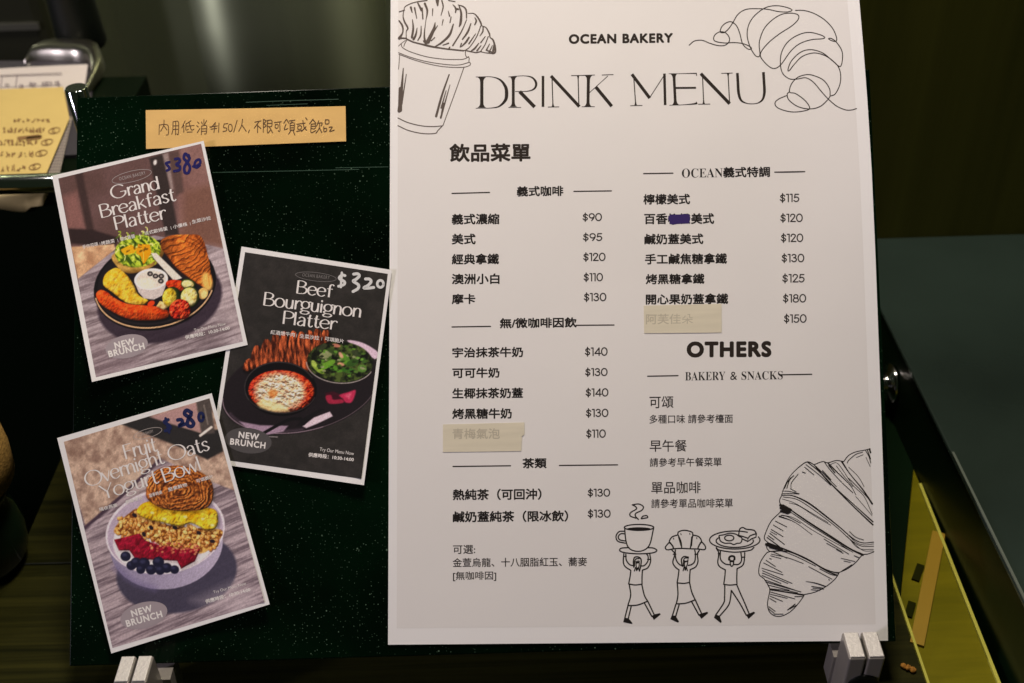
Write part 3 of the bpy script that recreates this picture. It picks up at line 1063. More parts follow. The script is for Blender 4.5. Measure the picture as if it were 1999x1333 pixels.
HEAD = [('義式咖啡', 1009, 1098.6, 363, 382), ('無/微咖啡因飲', 975.7, 1124.7, 620, 639), ('茶類', 1020, 1066, 894, 913)]
for s, x0, x1, t, b in HEAD:
    i_ = Ink(); i_.type(s, x0, x1, t, b, -.012, .029); put('section_heading', i_, M_INK)
SERIF = {c: chr(0x1D400 + ord(c) - 65) for c in 'ABCDEFGHIJKLMNOPQRSTUVWXYZ'}
i_ = Ink()
i_.type(''.join(SERIF[c] for c in 'OCEAN'), 1330.6, 1410.5, 328, 346, -.012, -.005)
i_.type('義式特調', 1411.7, 1502, 325.5, 345, -.012, .029)
put('section_heading', i_, M_INK)
i_ = Ink(); i_.type('OTHERS', 1342, 1503.4, 667.5, 695, -.006, .055); put('section_heading', i_, M_BROWN)
i_ = Ink()
i_.type(''.join(SERIF.get(c, c) for c in 'BAKERY'), 1337, 1415.5, 725, 741.5, -.012, -.005)
i_.type('&', 1425, 1438.5, 725, 741, -.012, 0)
i_.type(''.join(SERIF.get(c, c) for c in 'SNACKS'), 1447, 1527.6, 724, 740.5, -.012, -.005)
put('section_heading', i_, M_INK)

ITEM = [('義式濃縮', 882, 973.7, 417, 437), ('美式', 882, 927.5, 456, 476), ('經典拿鐵', 882, 973, 495, 515), ('澳洲小白', 882, 974, 534, 553.5),
        ('摩卡', 882, 927, 573.5, 592.5), ('宇治抹茶牛奶', 883, 1020, 677.5, 696.5), ('可可牛奶', 883, 974, 717.5, 736.5),
        ('生椰抹茶奶蓋', 883, 1020, 757, 776.5), ('烤黑糖牛奶', 883, 998, 797, 816.5), ('熱純茶（可回沖）', 884, 1056, 954, 975),
        ('鹹奶蓋純茶（限冰飲）', 884, 1108, 997, 1018), ('檸檬美式', 1256, 1346, 378.5, 398), ('鹹奶蓋美式', 1258, 1372, 456, 475.7),
        ('手工鹹焦糖拿鐵', 1259, 1418, 494.5, 514.5), ('烤黑糖拿鐵', 1260.7, 1374, 534, 553.5), ('開心果奶蓋拿鐵', 1260.7, 1420.4, 573, 593)]
for s, x0, x1, t, b in ITEM:
    i_ = Ink(); i_.type(s, x0, x1, t, b, -.008, .029); put('item_name', i_, M_INK)
i_ = Ink(); i_.type('百香', 1257.6, 1302, 416.5, 436.5, -.008, .029); i_.type('柳橙', 1304, 1347, 416.5, 436, -.008, .029)
i_.type('美式', 1349, 1393, 416, 436, -.008, .029); put('item_name', i_, M_INK)

PRICE = [('$90', 1137, 1174, 415, 431), ('$95', 1137.7, 1175, 454, 470), ('$120', 1138.3, 1181, 492.5, 509), ('$110', 1139, 1176, 532, 548.5),
         ('$130', 1139.5, 1182.6, 570.7, 587.5), ('$140', 1141.6, 1185, 677, 694), ('$130', 1142, 1185, 717.5, 733.5), ('$140', 1143, 1186.6, 757, 773.5),
         ('$130', 1143.4, 1186.6, 797, 813.5), ('$110', 1144, 1181.5, 837.3, 854), ('$130', 1147, 1190, 953, 969), ('$130', 1147, 1191, 993.6, 1010),
         ('$115', 1522, 1559.6, 377, 394), ('$120', 1523, 1566, 416, 433), ('$120', 1524, 1567, 455, 472), ('$130', 1525.5, 1569, 494.4, 511.5),
         ('$125', 1526.8, 1570, 533.7, 551), ('$180', 1528, 1572.7, 573, 590), ('$150', 1530, 1573.5, 612.4, 629.6)]
for s, x0, x1, t, b in PRICE:
    i_ = Ink(); figures(i_, s, x0, x1, t, b, w=1.8); put('price_text', i_, M_THIN)

for s, x0, x1, t, b, bo in (('可頌', 1267.5, 1314, 773, 796, .009), ('多種口味 請參考檯面', 1267.5, 1430, 808.5, 825.5, .011), ('早午餐', 1268, 1340, 858, 881, .009),
                            ('請參考早午餐菜單', 1268, 1408, 893, 910, .011), ('單品咖啡', 1271, 1367, 939.5, 962.5, .009), ('請參考單品咖啡菜單', 1271, 1430, 973, 990.5, .011),
                            ('可選:', 884, 927, 1063.5, 1080.5, .011), ('金萱烏龍、十八胭脂紅玉、蕎麥', 883.4, 1145.5, 1088, 1105.5, .011), ('[無咖啡因]', 884, 968, 1115, 1133.5, .011)):
    i_ = Ink(); i_.type(s, x0, x1, t, b, -.008, bo); put('small_text', i_, M_THIN)

# crossed out words
i_ = Ink(3.8075, 1230, 310)
i_.fill([(283, 425), (300, 410), (345, 412), (400, 408), (440, 410), (446, 440), (438, 478), (395, 480), (345, 482), (315, 488), (292, 480), (290, 455), (278, 448)])
o = put('marker_scribble', i_, M_PURPLE, .00006)

# cup with a croissant
i_ = Ink(4.762, 770, 0)
S = i_.stroke
S([(105, 358), (200, 395), (330, 432), (480, 452), (600, 465), (660, 465)], 8)
S([(112, 370), (95, 400), (85, 428)], 6)
S([(36, 425), (60, 402), (100, 372)], 5)
S([(60, 405), (75, 440), (150, 480), (300, 525), (460, 547), (600, 550), (655, 542), (688, 522)], 6)
S([(660, 465), (657, 500), (668, 525), (692, 535), (690, 570), (704, 585), (695, 605), (640, 622), (520, 622), (380, 605), (200, 560), (40, 502)], 6)
S([(36, 487), (150, 530), (300, 570), (480, 597), (600, 600), (690, 577)], 6)
S([(47, 512), (36, 640)], 5)
S([(642, 628), (560, 860), (450, 1160)], 6)
S([(30, 1093), (120, 1135), (240, 1165), (350, 1174), (440, 1167)], 7)
S([(30, 1165), (130, 1210), (260, 1238), (375, 1237), (400, 1212), (450, 1160)], 7)
for p, w in (([(80, 632), (62, 850), (42, 1028)], [7, 22, 26]), ([(108, 688), (65, 965)], [6, 12]), ([(52, 820), (50, 1020)], [24, 30]),
             ([(506, 690), (440, 880), (385, 1078)], [9, 15, 17]), ([(514, 785), (428, 1092)], [5, 14]), ([(458, 960), (438, 1050)], [16, 14]), ([(478, 840), (432, 1000)], [6, 12])):
    S(p, w)
S([(108, 355), (107, 290), (122, 258), (92, 200), (78, 150), (86, 90), (102, 55), (180, 20), (300, 0)], [6, 7, 12, 12, 8, 6, 7, 8, 10])
S([(590, 42), (640, 60), (665, 95), (668, 165)], [6, 10, 12, 8])
S([(682, 120), (740, 125), (780, 170), (805, 225), (795, 245)], [5, 8, 12, 12, 6])
S([(810, 237), (850, 255), (880, 310), (888, 345), (915, 370), (934, 440), (928, 490), (850, 488), (800, 478)], [7, 8, 11, 8, 12, 14, 10, 7, 6])
S([(670, 468), (715, 478), (760, 485), (805, 474)], 9)
S([(500, 0), (560, 12)], 8)
for p, w in (([(105, 356), (180, 390), (290, 415), (380, 435), (470, 450), (560, 460), (640, 468)], 11), ([(668, 180), (620, 290), (540, 420)], [6, 9, 11]),
             ([(800, 240), (760, 340), (700, 430), (660, 462)], 7), ([(870, 335), (840, 410), (800, 472)], 7), ([(545, 222), (510, 320), (440, 390), (375, 430)], [9, 17, 14, 9]),
             ([(280, 30), (303, 100), (288, 200), (275, 330), (290, 410)], [16, 14, 5, 12, 18]), ([(438, 0), (450, 60), (430, 140)], [10, 10, 5]), ([(150, 65), (162, 112)], [16, 8]),
             ([(185, 70), (205, 168)], [12, 6]), ([(215, 25), (250, 92)], [10, 18]), ([(255, 72), (262, 172)], 10), ([(165, 180), (172, 260), (160, 345)], [6, 14, 16]),
             ([(208, 258), (196, 320), (175, 362)], [6, 14, 16]), ([(246, 240), (242, 320), (215, 372)], [6, 11, 8]), ([(376, 208), (362, 270), (308, 385)], [7, 20, 30]),
             ([(398, 235), (345, 320)], [6, 10]), ([(354, 80), (350, 142)], [9, 5]), ([(450, 180), (440, 232)], [8, 5]), ([(524, 155), (514, 206)], 8), ([(498, 100), (510, 146)], [5, 10]),
             ([(540, 38), (568, 75), (565, 112)], [5, 12, 9]), ([(566, 78), (590, 82)], 14), ([(598, 50), (618, 120), (612, 210), (600, 242)], [8, 15, 18, 8]), ([(745, 160), (758, 190), (744, 226)], [6, 12, 8]),
             ([(708, 215), (680, 290), (630, 362)], [7, 14, 9]), ([(690, 345), (660, 390), (620, 430)], [12, 13, 6]), ([(752, 310), (690, 402)], [5, 10]), ([(822, 248), (818, 290), (792, 330)], [10, 10, 5]),
             ([(842, 335), (800, 392)], [6, 9]), ([(782, 398), (742, 448), (712, 468)], [6, 13, 7]), ([(802, 420), (765, 468)], [6, 11]), ([(882, 405), (852, 462)], [5, 10]), ([(908, 420), (878, 482)], [5, 11]),
             ([(926, 395), (914, 488)], [8, 20]), ([(500, 398), (448, 416)], [10, 6]), ([(40, 188), (72, 238), (74, 298), (42, 352)], [9, 13, 10, 20]), ([(42, 106), (92, 90)], 7), ([(396, 0), (399, 48)], [26, 10]),
             ([(268, 378), (292, 402)], [10, 14]), ([(340, 375), (372, 345)], 7), ([(620, 400), (610, 432)], 9), ([(860, 465), (900, 480)], 9), ([(40, 350), (108, 352)], [14, 9]), ([(512, 435), (500, 452)], 9)):
    S(p, w)
put('cup_drawing', i_, M_GREY)

# one line croissant
Ink.WK = 1.5
i_ = Ink(4.0, 1220, 0)
S = i_.stroke
S([(500, 350), (540, 318), (600, 312), (660, 335), (720, 352), (775, 352), (810, 325), (812, 290), (785, 255), (745, 245), (705, 265), (690, 300), (710, 322), (780, 333),
   (850, 330), (920, 338), (975, 362), (985, 378), (958, 380), (917, 340), (895, 260), (870, 200), (830, 168), (790, 175), (755, 205), (742, 245), (770, 252), (805, 225), (840, 175),
   (880, 110), (940, 72), (1020, 65), (1110, 70), (1200, 88), (1270, 90), (1303, 75), (1250, 52), (1170, 42), (1090, 60), (1010, 120), (965, 190), (952, 270), (970, 350),
   (1000, 410), (1030, 440), (1052, 425), (1047, 330), (1080, 230), (1140, 160), (1220, 110), (1300, 100), (1350, 115), (1350, 150), (1300, 200), (1200, 265), (1110, 340),
   (1055, 420), (1085, 480), (1150, 531), (1210, 508), (1290, 400), (1360, 340), (1450, 308), (1540, 300), (1557, 288), (1520, 268), (1430, 250), (1340, 275), (1265, 330),
   (1220, 410), (1212, 500), (1230, 570), (1280, 612), (1340, 615), (1410, 605), (1470, 640), (1530, 710), (1585, 770), (1650, 825), (1720, 855), (1770, 856), (1805, 845)], 5.2)
S([(1330, 78), (1400, 80), (1480, 105), (1560, 155), (1620, 220), (1650, 290), (1645, 320), (1610, 314), (1588, 300), (1610, 298), (1650, 328), (1690, 390), (1697, 450),
   (1685, 510), (1662, 510), (1600, 455), (1530, 420), (1460, 412), (1380, 440), (1320, 500), (1280, 550), (1272, 535), (1300, 470), (1370, 405), (1450, 385), (1540, 410),
   (1610, 465), (1660, 512), (1682, 580), (1675, 660), (1640, 730), (1600, 748)], 5.2)
S([(1600, 748), (1595, 690), (1550, 625), (1480, 590), (1420, 580), (1350, 600), (1300, 650), (1283, 715), (1330, 728), (1400, 778), (1438, 830), (1425, 856), (1330, 872),
   (1250, 862), (1185, 835), (1170, 800), (1200, 770), (1265, 742)], 5.2)
S([(1283, 713), (1265, 735), (1280, 780), (1350, 830), (1440, 848), (1520, 830), (1580, 778), (1600, 748)], 5.2)
put('croissant_drawing', i_, M_BROWN)

# three walking figures
W8 = 8.5
i_ = Ink(5.127, 1190, 970)
S = i_.stroke
S([(225, 76), (290, 68), (335, 95), (320, 130), (262, 160), (256, 188), (285, 222)], W8)
S([(225, 76), (258, 95), (265, 118), (207, 155), (205, 188), (262, 210)], W8)
S([(315, 214), (332, 190), (368, 184), (378, 203), (345, 210)], W8, closed=True)
S([(147, 298), (160, 430), (190, 508), (260, 540), (340, 530), (400, 470), (438, 310)], W8)
S(arc(292, 302, 147, 30, 0, 360, 30), W8)
i_.fill(arc(290, 318, 122, 18, 0, 350, 28))
S([(145, 340), (92, 345), (62, 390), (80, 440), (155, 460)], W8)
S([(150, 366), (110, 366), (84, 395), (100, 426), (152, 437)], W8)
S([(192, 504), (115, 510), (100, 535), (150, 555), (280, 566), (420, 558), (470, 535), (440, 510), (378, 504)], W8)
S([(140, 565), (135, 650), (155, 695), (210, 732)], W8)
S([(210, 732), (203, 790), (188, 868)], W8); S([(188, 868), (255, 878), (322, 870)], W8); S([(322, 870), (322, 800), (326, 732)], W8)
S([(326, 730), (380, 705), (408, 640), (400, 570)], W8)
S([(160, 570), (165, 630), (200, 675), (240, 685)], W8)
S([(368, 570), (382, 590), (380, 640), (345, 683), (308, 688)], W8)
S([(137, 592), (163, 592)], W8); S([(378, 622), (406, 622)], W8)
S([(240, 700), (236, 640), (248, 602), (285, 598), (312, 622), (310, 680), (296, 738)], 9)
S([(246, 690), (250, 640), (262, 618), (295, 612)], 8)
S([(262, 645), (264, 690), (276, 722), (292, 690), (294, 640)], 7); S([(266, 655), (285, 652)], 12); S([(270, 640), (290, 636)], 5)
S([(245, 738), (260, 700), (268, 735), (282, 705), (296, 738)], 7)
S([(195, 880), (208, 980), (180, 1085)], W8); S([(320, 875), (345, 980), (378, 1040)], W8); S([(180, 1085), (280, 1078), (378, 1040)], W8)
S([(180, 1090), (150, 1208)], W8); S([(213, 1092), (186, 1208)], W8); S([(345, 1058), (420, 1192)], W8); S([(380, 1042), (440, 1168)], W8)
i_.fill([(145, 1205), (188, 1212), (228, 1262), (215, 1268), (133, 1250)]); i_.fill([(418, 1188), (445, 1172), (500, 1160), (510, 1172), (440, 1228)])
put('walking_figure_drawing', i_, M_INK)

i_ = Ink(5.127, 1190, 970)
S = i_.stroke
S([(680, 372), (690, 345), (750, 331), (822, 350), (830, 385)], W8)
S([(680, 372), (710, 440), (720, 512)], W8); S([(830, 385), (815, 450), (806, 512)], W8)
S([(676, 378), (620, 400), (595, 448), (625, 480), (637, 515)], W8)
S([(595, 450), (556, 500), (575, 526), (640, 516), (720, 512), (800, 516), (880, 518), (946, 524), (956, 492), (915, 440)], W8)
S([(832, 378), (890, 395), (917, 440), (893, 480), (880, 515)], W8)
S([(690, 400), (714, 485)], 10); S([(822, 400), (814, 485)], 12); S([(605, 455), (636, 500)], 9); S([(908, 455), (884, 500)], 9)
for p in ((710, 365), (798, 362), (636, 410), (868, 405)):
    S([p, (p[0] + 4, p[1] + 10)], 6)
S([(622, 530), (650, 568), (630, 650), (655, 698), (692, 727)], W8); S([(692, 727), (684, 790), (673, 857)], W8)
S([(673, 857), (740, 862), (798, 852)], W8); S([(798, 852), (799, 790), (804, 727)], W8)
S([(804, 725), (860, 695), (882, 640), (876, 570), (895, 530)], W8)
S([(655, 528), (655, 570), (665, 630), (700, 675), (738, 685)], W8); S([(850, 530), (856, 570), (850, 640), (820, 672), (785, 682)], W8)
S([(636, 570), (660, 570)], W8); S([(852, 570), (880, 570)], W8)
S([(725, 690), (716, 625), (742, 594), (785, 600)], 9); S([(735, 690), (738, 630), (755, 608), (785, 610)], 7)
S([(748, 635), (747, 680), (758, 704), (775, 672), (782, 625)], 7); S([(752, 645), (772, 640)], 10)
S([(733, 735), (746, 695), (755, 732), (764, 700), (776, 735)], 7)
S([(675, 865), (681, 980), (665, 1066)], W8); S([(798, 855), (820, 950), (855, 1028)], W8); S([(665, 1067), (760, 1060), (855, 1026)], W8)
S([(660, 1073), (625, 1188)], W8); S([(694, 1072), (660, 1188)], W8); S([(820, 1048), (892, 1180)], W8); S([(857, 1032), (917, 1162)], W8)
i_.fill([(620, 1182), (658, 1186), (693, 1245), (680, 1255), (605, 1220)]); i_.fill([(888, 1172), (920, 1162), (975, 1146), (984, 1160), (915, 1217)])
put('walking_figure_drawing', i_, M_INK)

i_ = Ink(5.127, 1190, 970)
S = i_.stroke
S(arc(1250, 428, 252, 90, -20, 300, 34, 0), W8); S(arc(1250, 438, 186, 64, -10, 215, 26, 0), W8)
S([(1065, 505), (1100, 530), (1250, 550), (1400, 532), (1442, 503)], W8)
S([(1095, 385), (1140, 376), (1200, 360), (1262, 370), (1290, 390), (1322, 410), (1310, 455), (1270, 462), (1240, 474), (1205, 460), (1150, 460), (1110, 440), (1098, 415)], 8, closed=True)
S(arc(1195, 408, 46, 28, 0, 360, 20), W8)
S([(1290, 372), (1300, 320), (1330, 303), (1368, 320), (1440, 330), (1466, 362)], W8); S([(1466, 364), (1405, 385), (1382, 408), (1330, 392), (1275, 378)], W8)
S([(1382, 408), (1382, 442), (1420, 415), (1462, 400), (1466, 364)], W8, False); S([(1322, 415), (1382, 443)], W8)
S([(1065, 510), (1090, 560), (1080, 650), (1100, 695), (1156, 727)], W8); S([(1156, 727), (1150, 800), (1140, 870)], W8)
S([(1140, 872), (1200, 879), (1272, 873)], W8); S([(1272, 873), (1270, 800), (1273, 717)], W8); S([(1273, 716), (1330, 680), (1347, 620), (1350, 556)], W8)
S([(1105, 535), (1108, 620), (1150, 665), (1198, 676)], W8); S([(1312, 558), (1318, 630), (1290, 670), (1240, 674)], W8); S([(1085, 566), (1106, 566)], W8); S([(1322, 600), (1347, 600)], W8)
S([(1192, 625), (1196, 600), (1220, 588), (1245, 596), (1248, 622)], 13); S([(1202, 620), (1206, 670), (1219, 692), (1236, 672), (1241, 622)], 8); S([(1212, 640), (1228, 640)], 14)
S([(1150, 880), (1148, 1000), (1138, 1060), (1060, 1178)], W8); S([(1216, 932), (1202, 1040), (1175, 1100), (1100, 1188)], W8)
S([(1216, 932), (1300, 1060), (1366, 1182)], W8); S([(1272, 880), (1310, 970), (1350, 1060), (1392, 1162)], W8)
i_.fill([(1055, 1172), (1098, 1186), (1120, 1248), (1108, 1258), (1042, 1205)]); i_.fill([(1362, 1176), (1395, 1164), (1442, 1144), (1455, 1158), (1388, 1218)])
put('walking_figure_drawing', i_, M_INK)

# engraved croissant
Ink.WK = 1.35
i_ = Ink(3.704, 1470, 860)
S = i_.stroke
S([(846, 58), (800, 68), (740, 80), (690, 105), (655, 147)], 5)
S([(655, 150), (600, 142), (540, 158), (500, 150), (440, 172)], 5)
S([(440, 172), (390, 152), (330, 190), (270, 250), (235, 310), (210, 370), (205, 395), (190, 430), (198, 468)], [5, 6, 5, 4, 4, 4, 5, 5, 6])
S([(205, 505), (185, 525), (130, 580), (95, 650), (80, 705), (105, 735)], 5)
S([(95, 745), (98, 775), (115, 800), (95, 812), (55, 870), (40, 930), (45, 970), (80, 1000), (110, 1050), (120, 1080), (108, 1140), (103, 1190), (120, 1240), (165, 1268), (220, 1262), (280, 1225), (330, 1170), (365, 1122)], 5)
S([(365, 1112), (450, 1092), (530, 1050), (590, 1000), (617, 960)], 5)
S([(612, 955), (680, 925), (740, 880), (788, 826), (830, 818), (872, 802)], 5)
for p, w in (([(205, 393), (290, 398), (400, 450), (520, 540), (620, 620), (720, 705), (790, 737), (870, 732)], [5, 6, 9, 8, 6, 6, 5, 5]),
             ([(215, 405), (320, 425), (450, 508), (600, 622), (700, 712), (780, 760), (870, 762)], 4), ([(210, 420), (300, 450), (420, 520), (540, 590)], 3),
             ([(260, 448), (330, 470), (440, 540), (560, 610)], 3), ([(680, 690), (760, 775), (870, 785)], 3), ([(700, 715), (790, 790), (868, 796)], 3), ([(655, 650), (740, 730), (800, 752), (870, 745)], 3),
             ([(255, 488), (400, 588), (560, 690), (700, 780), (792, 824)], [6, 9, 9, 9, 12]), ([(270, 515), (420, 615), (580, 715), (700, 795)], 4), ([(205, 535), (300, 560), (420, 640), (560, 720), (720, 805)], 3),
             ([(215, 465), (262, 492)], 10), ([(105, 738), (230, 785), (380, 848), (500, 918), (570, 946), (617, 955)], [9, 8, 6, 6, 6, 9]), ([(115, 800), (250, 800), (400, 865), (520, 935), (605, 972)], [6, 5, 4, 5, 9]),
             ([(200, 790), (330, 845), (450, 905)], 4), ([(480, 925), (560, 965), (610, 975)], 4), ([(120, 1075), (230, 1092), (365, 1114)], [8, 7, 9]), ([(118, 1068), (240, 1082), (320, 1098)], 4),
             ([(390, 152), (480, 225), (600, 350), (720, 470), (865, 607)], [5, 6, 6, 6, 8]), ([(440, 172), (540, 290), (660, 400), (760, 490), (865, 585)], [5, 7, 5, 5, 7]), ([(455, 185), (520, 250), (600, 330)], 4),
             ([(540, 160), (600, 220), (700, 320), (742, 390)], [7, 6, 4, 3]), ([(515, 155), (560, 215), (640, 300), (720, 375)], 4), ([(640, 150), (700, 240), (790, 350), (860, 455)], [9, 5, 7, 9]), ([(690, 270), (780, 360), (858, 445)], 4),
             ([(555, 172), (600, 158), (640, 200), (720, 320), (800, 400), (860, 530)], 3), ([(690, 190), (760, 260), (802, 332)], 3), ([(600, 180), (660, 260), (720, 330)], 3), ([(740, 400), (800, 470), (858, 540)], 2.5),
             ([(215, 362), (260, 365), (332, 382)], 4), ([(208, 382), (260, 380), (330, 384)], 4), ([(790, 82), (740, 98), (690, 140), (680, 160)], 4), ([(795, 100), (745, 120)], 3), ([(812, 70), (835, 110), (850, 160)], 4), ([(825, 65), (848, 130)], 5), ([(840, 58), (848, 85)], 8), ([(815, 120), (845, 185)], 3),
             ([(188, 545), (300, 588), (425, 678)], [8, 3, 2.5]), ([(200, 538), (250, 548), (340, 595)], 3.5), ([(160, 580), (242, 622)], 4), ([(145, 608), (215, 650)], 4), ([(130, 640), (215, 692)], 4), ([(120, 668), (225, 748)], 4), ([(100, 698), (190, 765)], 5), ([(108, 685), (150, 715)], 4), ([(125, 655), (170, 680)], 3),
             ([(92, 863), (160, 908)], 3.5), ([(75, 882), (207, 950)], 3.5), ([(62, 920), (215, 968)], 3.5), ([(66, 938), (280, 1030)], 3.5), ([(66, 955), (250, 1030)], 3.5), ([(62, 972), (200, 1030)], 3.5), ([(82, 1005), (300, 1078)], 4), ([(90, 1020), (345, 1092)], 4), ([(105, 1042), (260, 1080)], 4),
             ([(140, 800), (245, 848)], 3.5), ([(130, 818), (250, 845), (362, 886)], 3), ([(125, 830), (200, 850)], 3), ([(118, 850), (130, 854)], 4),
             ([(125, 1092), (300, 1142)], 3.5), ([(124, 1108), (245, 1138)], 3.5), ([(122, 1122), (212, 1160)], 3.5), ([(118, 1138), (165, 1165)], 3.5), ([(112, 1198), (158, 1232)], 3.5), ([(108, 1212), (150, 1245)], 3.5), ([(248, 1222), (302, 1180)], 5), ([(262, 1215), (312, 1188)], 4), ([(150, 1252), (215, 1252)], 4), ([(300, 1125), (355, 1125)], 4),
             ([(510, 708), (690, 818)], 3), ([(530, 740), (640, 800)], 3), ([(600, 785), (650, 812)], 3), ([(635, 848), (735, 872)], 3), ([(655, 868), (702, 878)], 3), ([(712, 895), (640, 940)], 4), ([(380, 1015), (450, 1028), (522, 1052)], [2, 5, 6]), ([(422, 1052), (505, 1064)], 4), ([(418, 1075), (482, 1082)], 3), ([(430, 1065), (510, 1072)], 3), ([(400, 908), (570, 1000)], 3), ([(730, 830), (765, 845)], 4), ([(545, 1002), (552, 1006)], 4),
             ([(272, 345), (276, 302), (325, 238)], 3), ([(242, 342), (262, 282), (292, 250)], 4), ([(225, 345), (245, 300), (270, 265)], 3), ([(268, 345), (310, 368)], 3), ([(370, 188), (438, 245)], 3), ([(355, 224), (376, 232)], 4), ([(380, 170), (470, 240), (560, 320)], 3), ([(695, 655), (740, 695), (798, 716)], 3),
             ([(196, 465), (270, 498)], 14), ([(198, 485), (262, 515)], 13), ([(200, 508), (250, 522)], 12), ([(94, 748), (205, 788)], 15), ([(118, 770), (232, 800)], 7), ([(500, 215), (560, 280)], 5), ([(545, 175), (590, 230)], 5)):
    S(p, w)
put('croissant_drawing', i_, M_INK)


# strips of tape that cover two menu lines
def board_quad(name, corners, off, th, material, surface=on_board):
    n = len(corners)
    P = [surface(float(x), float(y), off) for x, y in corners]
    v = P + [p - BN * th for p in P]
    f = [tuple(range(n)), tuple(range(2 * n - 1, n - 1, -1))] + [(i, n + i, n + (i + 1) % n, (i + 1) % n) for i in range(n)]
    return link(name, v, f, material)


for crn, s, tx, lab in ((((864, 882), (1017, 880), (1018, 851), (1023, 848), (1023, 824), (864, 828)), '青梅氣泡', (883, 975, 836, 856),
                         'cream tape strip hiding the last milk drink above the tea heading'),
                        (((1257, 650), (1408, 648.5), (1408, 592.5), (1256, 596)), '阿芙佳朵', (1260.7, 1352, 612, 632),
                         'cream tape strip hiding the last coffee special above the OTHERS heading')):
    t = board_quad('cover_tape', crn, .00034, .0002, M_TAPE, on_sheet)
    tag(t, lab, 'tape', 'tape strips covering menu lines')
    i_ = Ink(); i_.type(s, *tx, -.008, .012)
    i_.build('covered_lettering', on_sheet, .00038, M_TAPETEXT, t)

# ------------------------------------------------------------------ ochre note
Ink.WK = 1.05
nt_ = board_quad('paper_note', ((284.6, 290), (675, 275), (674, 206.5), (480, 211), (284, 214.3)), .0011, .0003, M_NOTE)
tag(nt_, 'ochre paper strip with a handwritten spending notice at the board top', 'note')
i_ = Ink(4.7595, 270, 190)
NW = 7.0
for p in ([(193, 250), (190, 342)], [(193, 255), (240, 248), (275, 262), (276, 338), (257, 347)], [(237, 205), (232, 260), (205, 312)], [(236, 262), (264, 300)],
          [(320, 222), (318, 300), (308, 340)], [(320, 224), (370, 225), (368, 338), (355, 336)], [(322, 262), (368, 260)], [(320, 295), (366, 293)], [(345, 226), (343, 345)],
          [(432, 215), (402, 280)], [(420, 255), (420, 320)], [(487, 214), (442, 244)], [(441, 240), (440, 300), (462, 293)], [(440, 266), (515, 258)], [(470, 232), (490, 298), (515, 292)], [(450, 320), (498, 318)],
          [(548, 225), (562, 240)], [(540, 260), (556, 272)], [(545, 326), (570, 285)], [(585, 225), (592, 245)], [(632, 213), (614, 245)], [(607, 203), (606, 255)], [(586, 262), (583, 342)], [(586, 263), (630, 260), (628, 330), (612, 336)], [(585, 290), (627, 288)], [(585, 312), (627, 310)],
          [(662, 272), (732, 262)], [(714, 230), (690, 260), (672, 276)], [(672, 292), (726, 285)], [(712, 240), (700, 322)],
          [(747, 235), (743, 322)], [(828, 240), (795, 243)], [(795, 243), (789, 276), (815, 281), (817, 305), (784, 314)], arc(852, 280, 18, 34, 0, 360, 16),
          [(915, 210), (884, 318)], [(966, 200), (956, 260), (930, 312)], [(958, 250), (1000, 312)], [(1030, 300), (1020, 326)],
          [(1080, 226), (1136, 215)], [(1116, 225), (1075, 282)], [(1105, 250), (1105, 326)], [(1110, 262), (1136, 286)],
          [(1160, 200), (1158, 320)], [(1160, 202), (1186, 214), (1166, 240), (1186, 258), (1165, 276)], [(1195, 212), (1236, 210), (1235, 265), (1196, 266)], [(1196, 238), (1234, 237)], [(1198, 210), (1197, 326), (1222, 304)], [(1214, 270), (1246, 326)],
          [(1262, 230), (1326, 222)], [(1310, 225), (1313, 308), (1297, 306)], [(1270, 250), (1295, 249), (1293, 279), (1270, 280), (1270, 250)],
          [(1372, 200), (1350, 236)], [(1378, 205), (1396, 236)], [(1370, 245), (1352, 296), (1386, 286)], [(1400, 215), (1452, 208)], [(1425, 212), (1420, 234)], [(1408, 235), (1407, 300)], [(1408, 236), (1446, 234), (1445, 300)], [(1408, 258), (1444, 256)], [(1408, 279), (1444, 278)], [(1408, 300), (1445, 299)], [(1415, 306), (1394, 337)], [(1435, 305), (1452, 346)],
          [(1470, 246), (1548, 235)], [(1480, 262), (1480, 290), (1511, 288), (1510, 261), (1480, 262)], [(1468, 312), (1522, 302)], [(1526, 210), (1537, 272), (1562, 302)], [(1556, 268), (1514, 312)], [(1552, 185), (1566, 205)],
          [(1620, 198), (1588, 242)], [(1620, 204), (1648, 236)], [(1605, 245), (1642, 244), (1640, 285), (1606, 286)], [(1606, 265), (1638, 264)], [(1603, 246), (1602, 322), (1646, 304)], [(1673, 214), (1654, 262)], [(1668, 236), (1706, 234), (1695, 262)], [(1681, 245), (1676, 286), (1648, 328)], [(1680, 278), (1702, 322)],
          [(1736, 205), (1735, 240), (1766, 239), (1765, 206), (1736, 205)], [(1720, 268), (1722, 312), (1746, 308), (1744, 284), (1722, 288)], [(1770, 274), (1800, 272), (1774, 312), (1818, 300)]):
    i_.stroke(p, NW, sub=4)
i_.build('handwriting', on_board, .00118, M_PEN, nt_)


# ------------------------------------------------------------------ dish cards: printed pictures painted on a fine mesh
def vnoise(x, y, s, seed):
    r = np.random.RandomState(seed).rand(128, 128)
    u, v = x / s, y / s
    i, j = np.floor(u).astype(int), np.floor(v).astype(int)
    a, b = u - i, v - j
    a = a * a * (3 - 2 * a); b = b * b * (3 - 2 * b)
    g = lambda p, q: r[p % 128, q % 128]
    return (g(i, j) * (1 - a) + g(i + 1, j) * a) * (1 - b) + (g(i, j + 1) * (1 - a) + g(i + 1, j + 1) * a) * b


def fbm(x, y, s, seed):
    return (vnoise(x, y, s, seed) * .55 + vnoise(x, y, s * .5, seed + 1) * .28 + vnoise(x, y, s * .25, seed + 2) * .17)


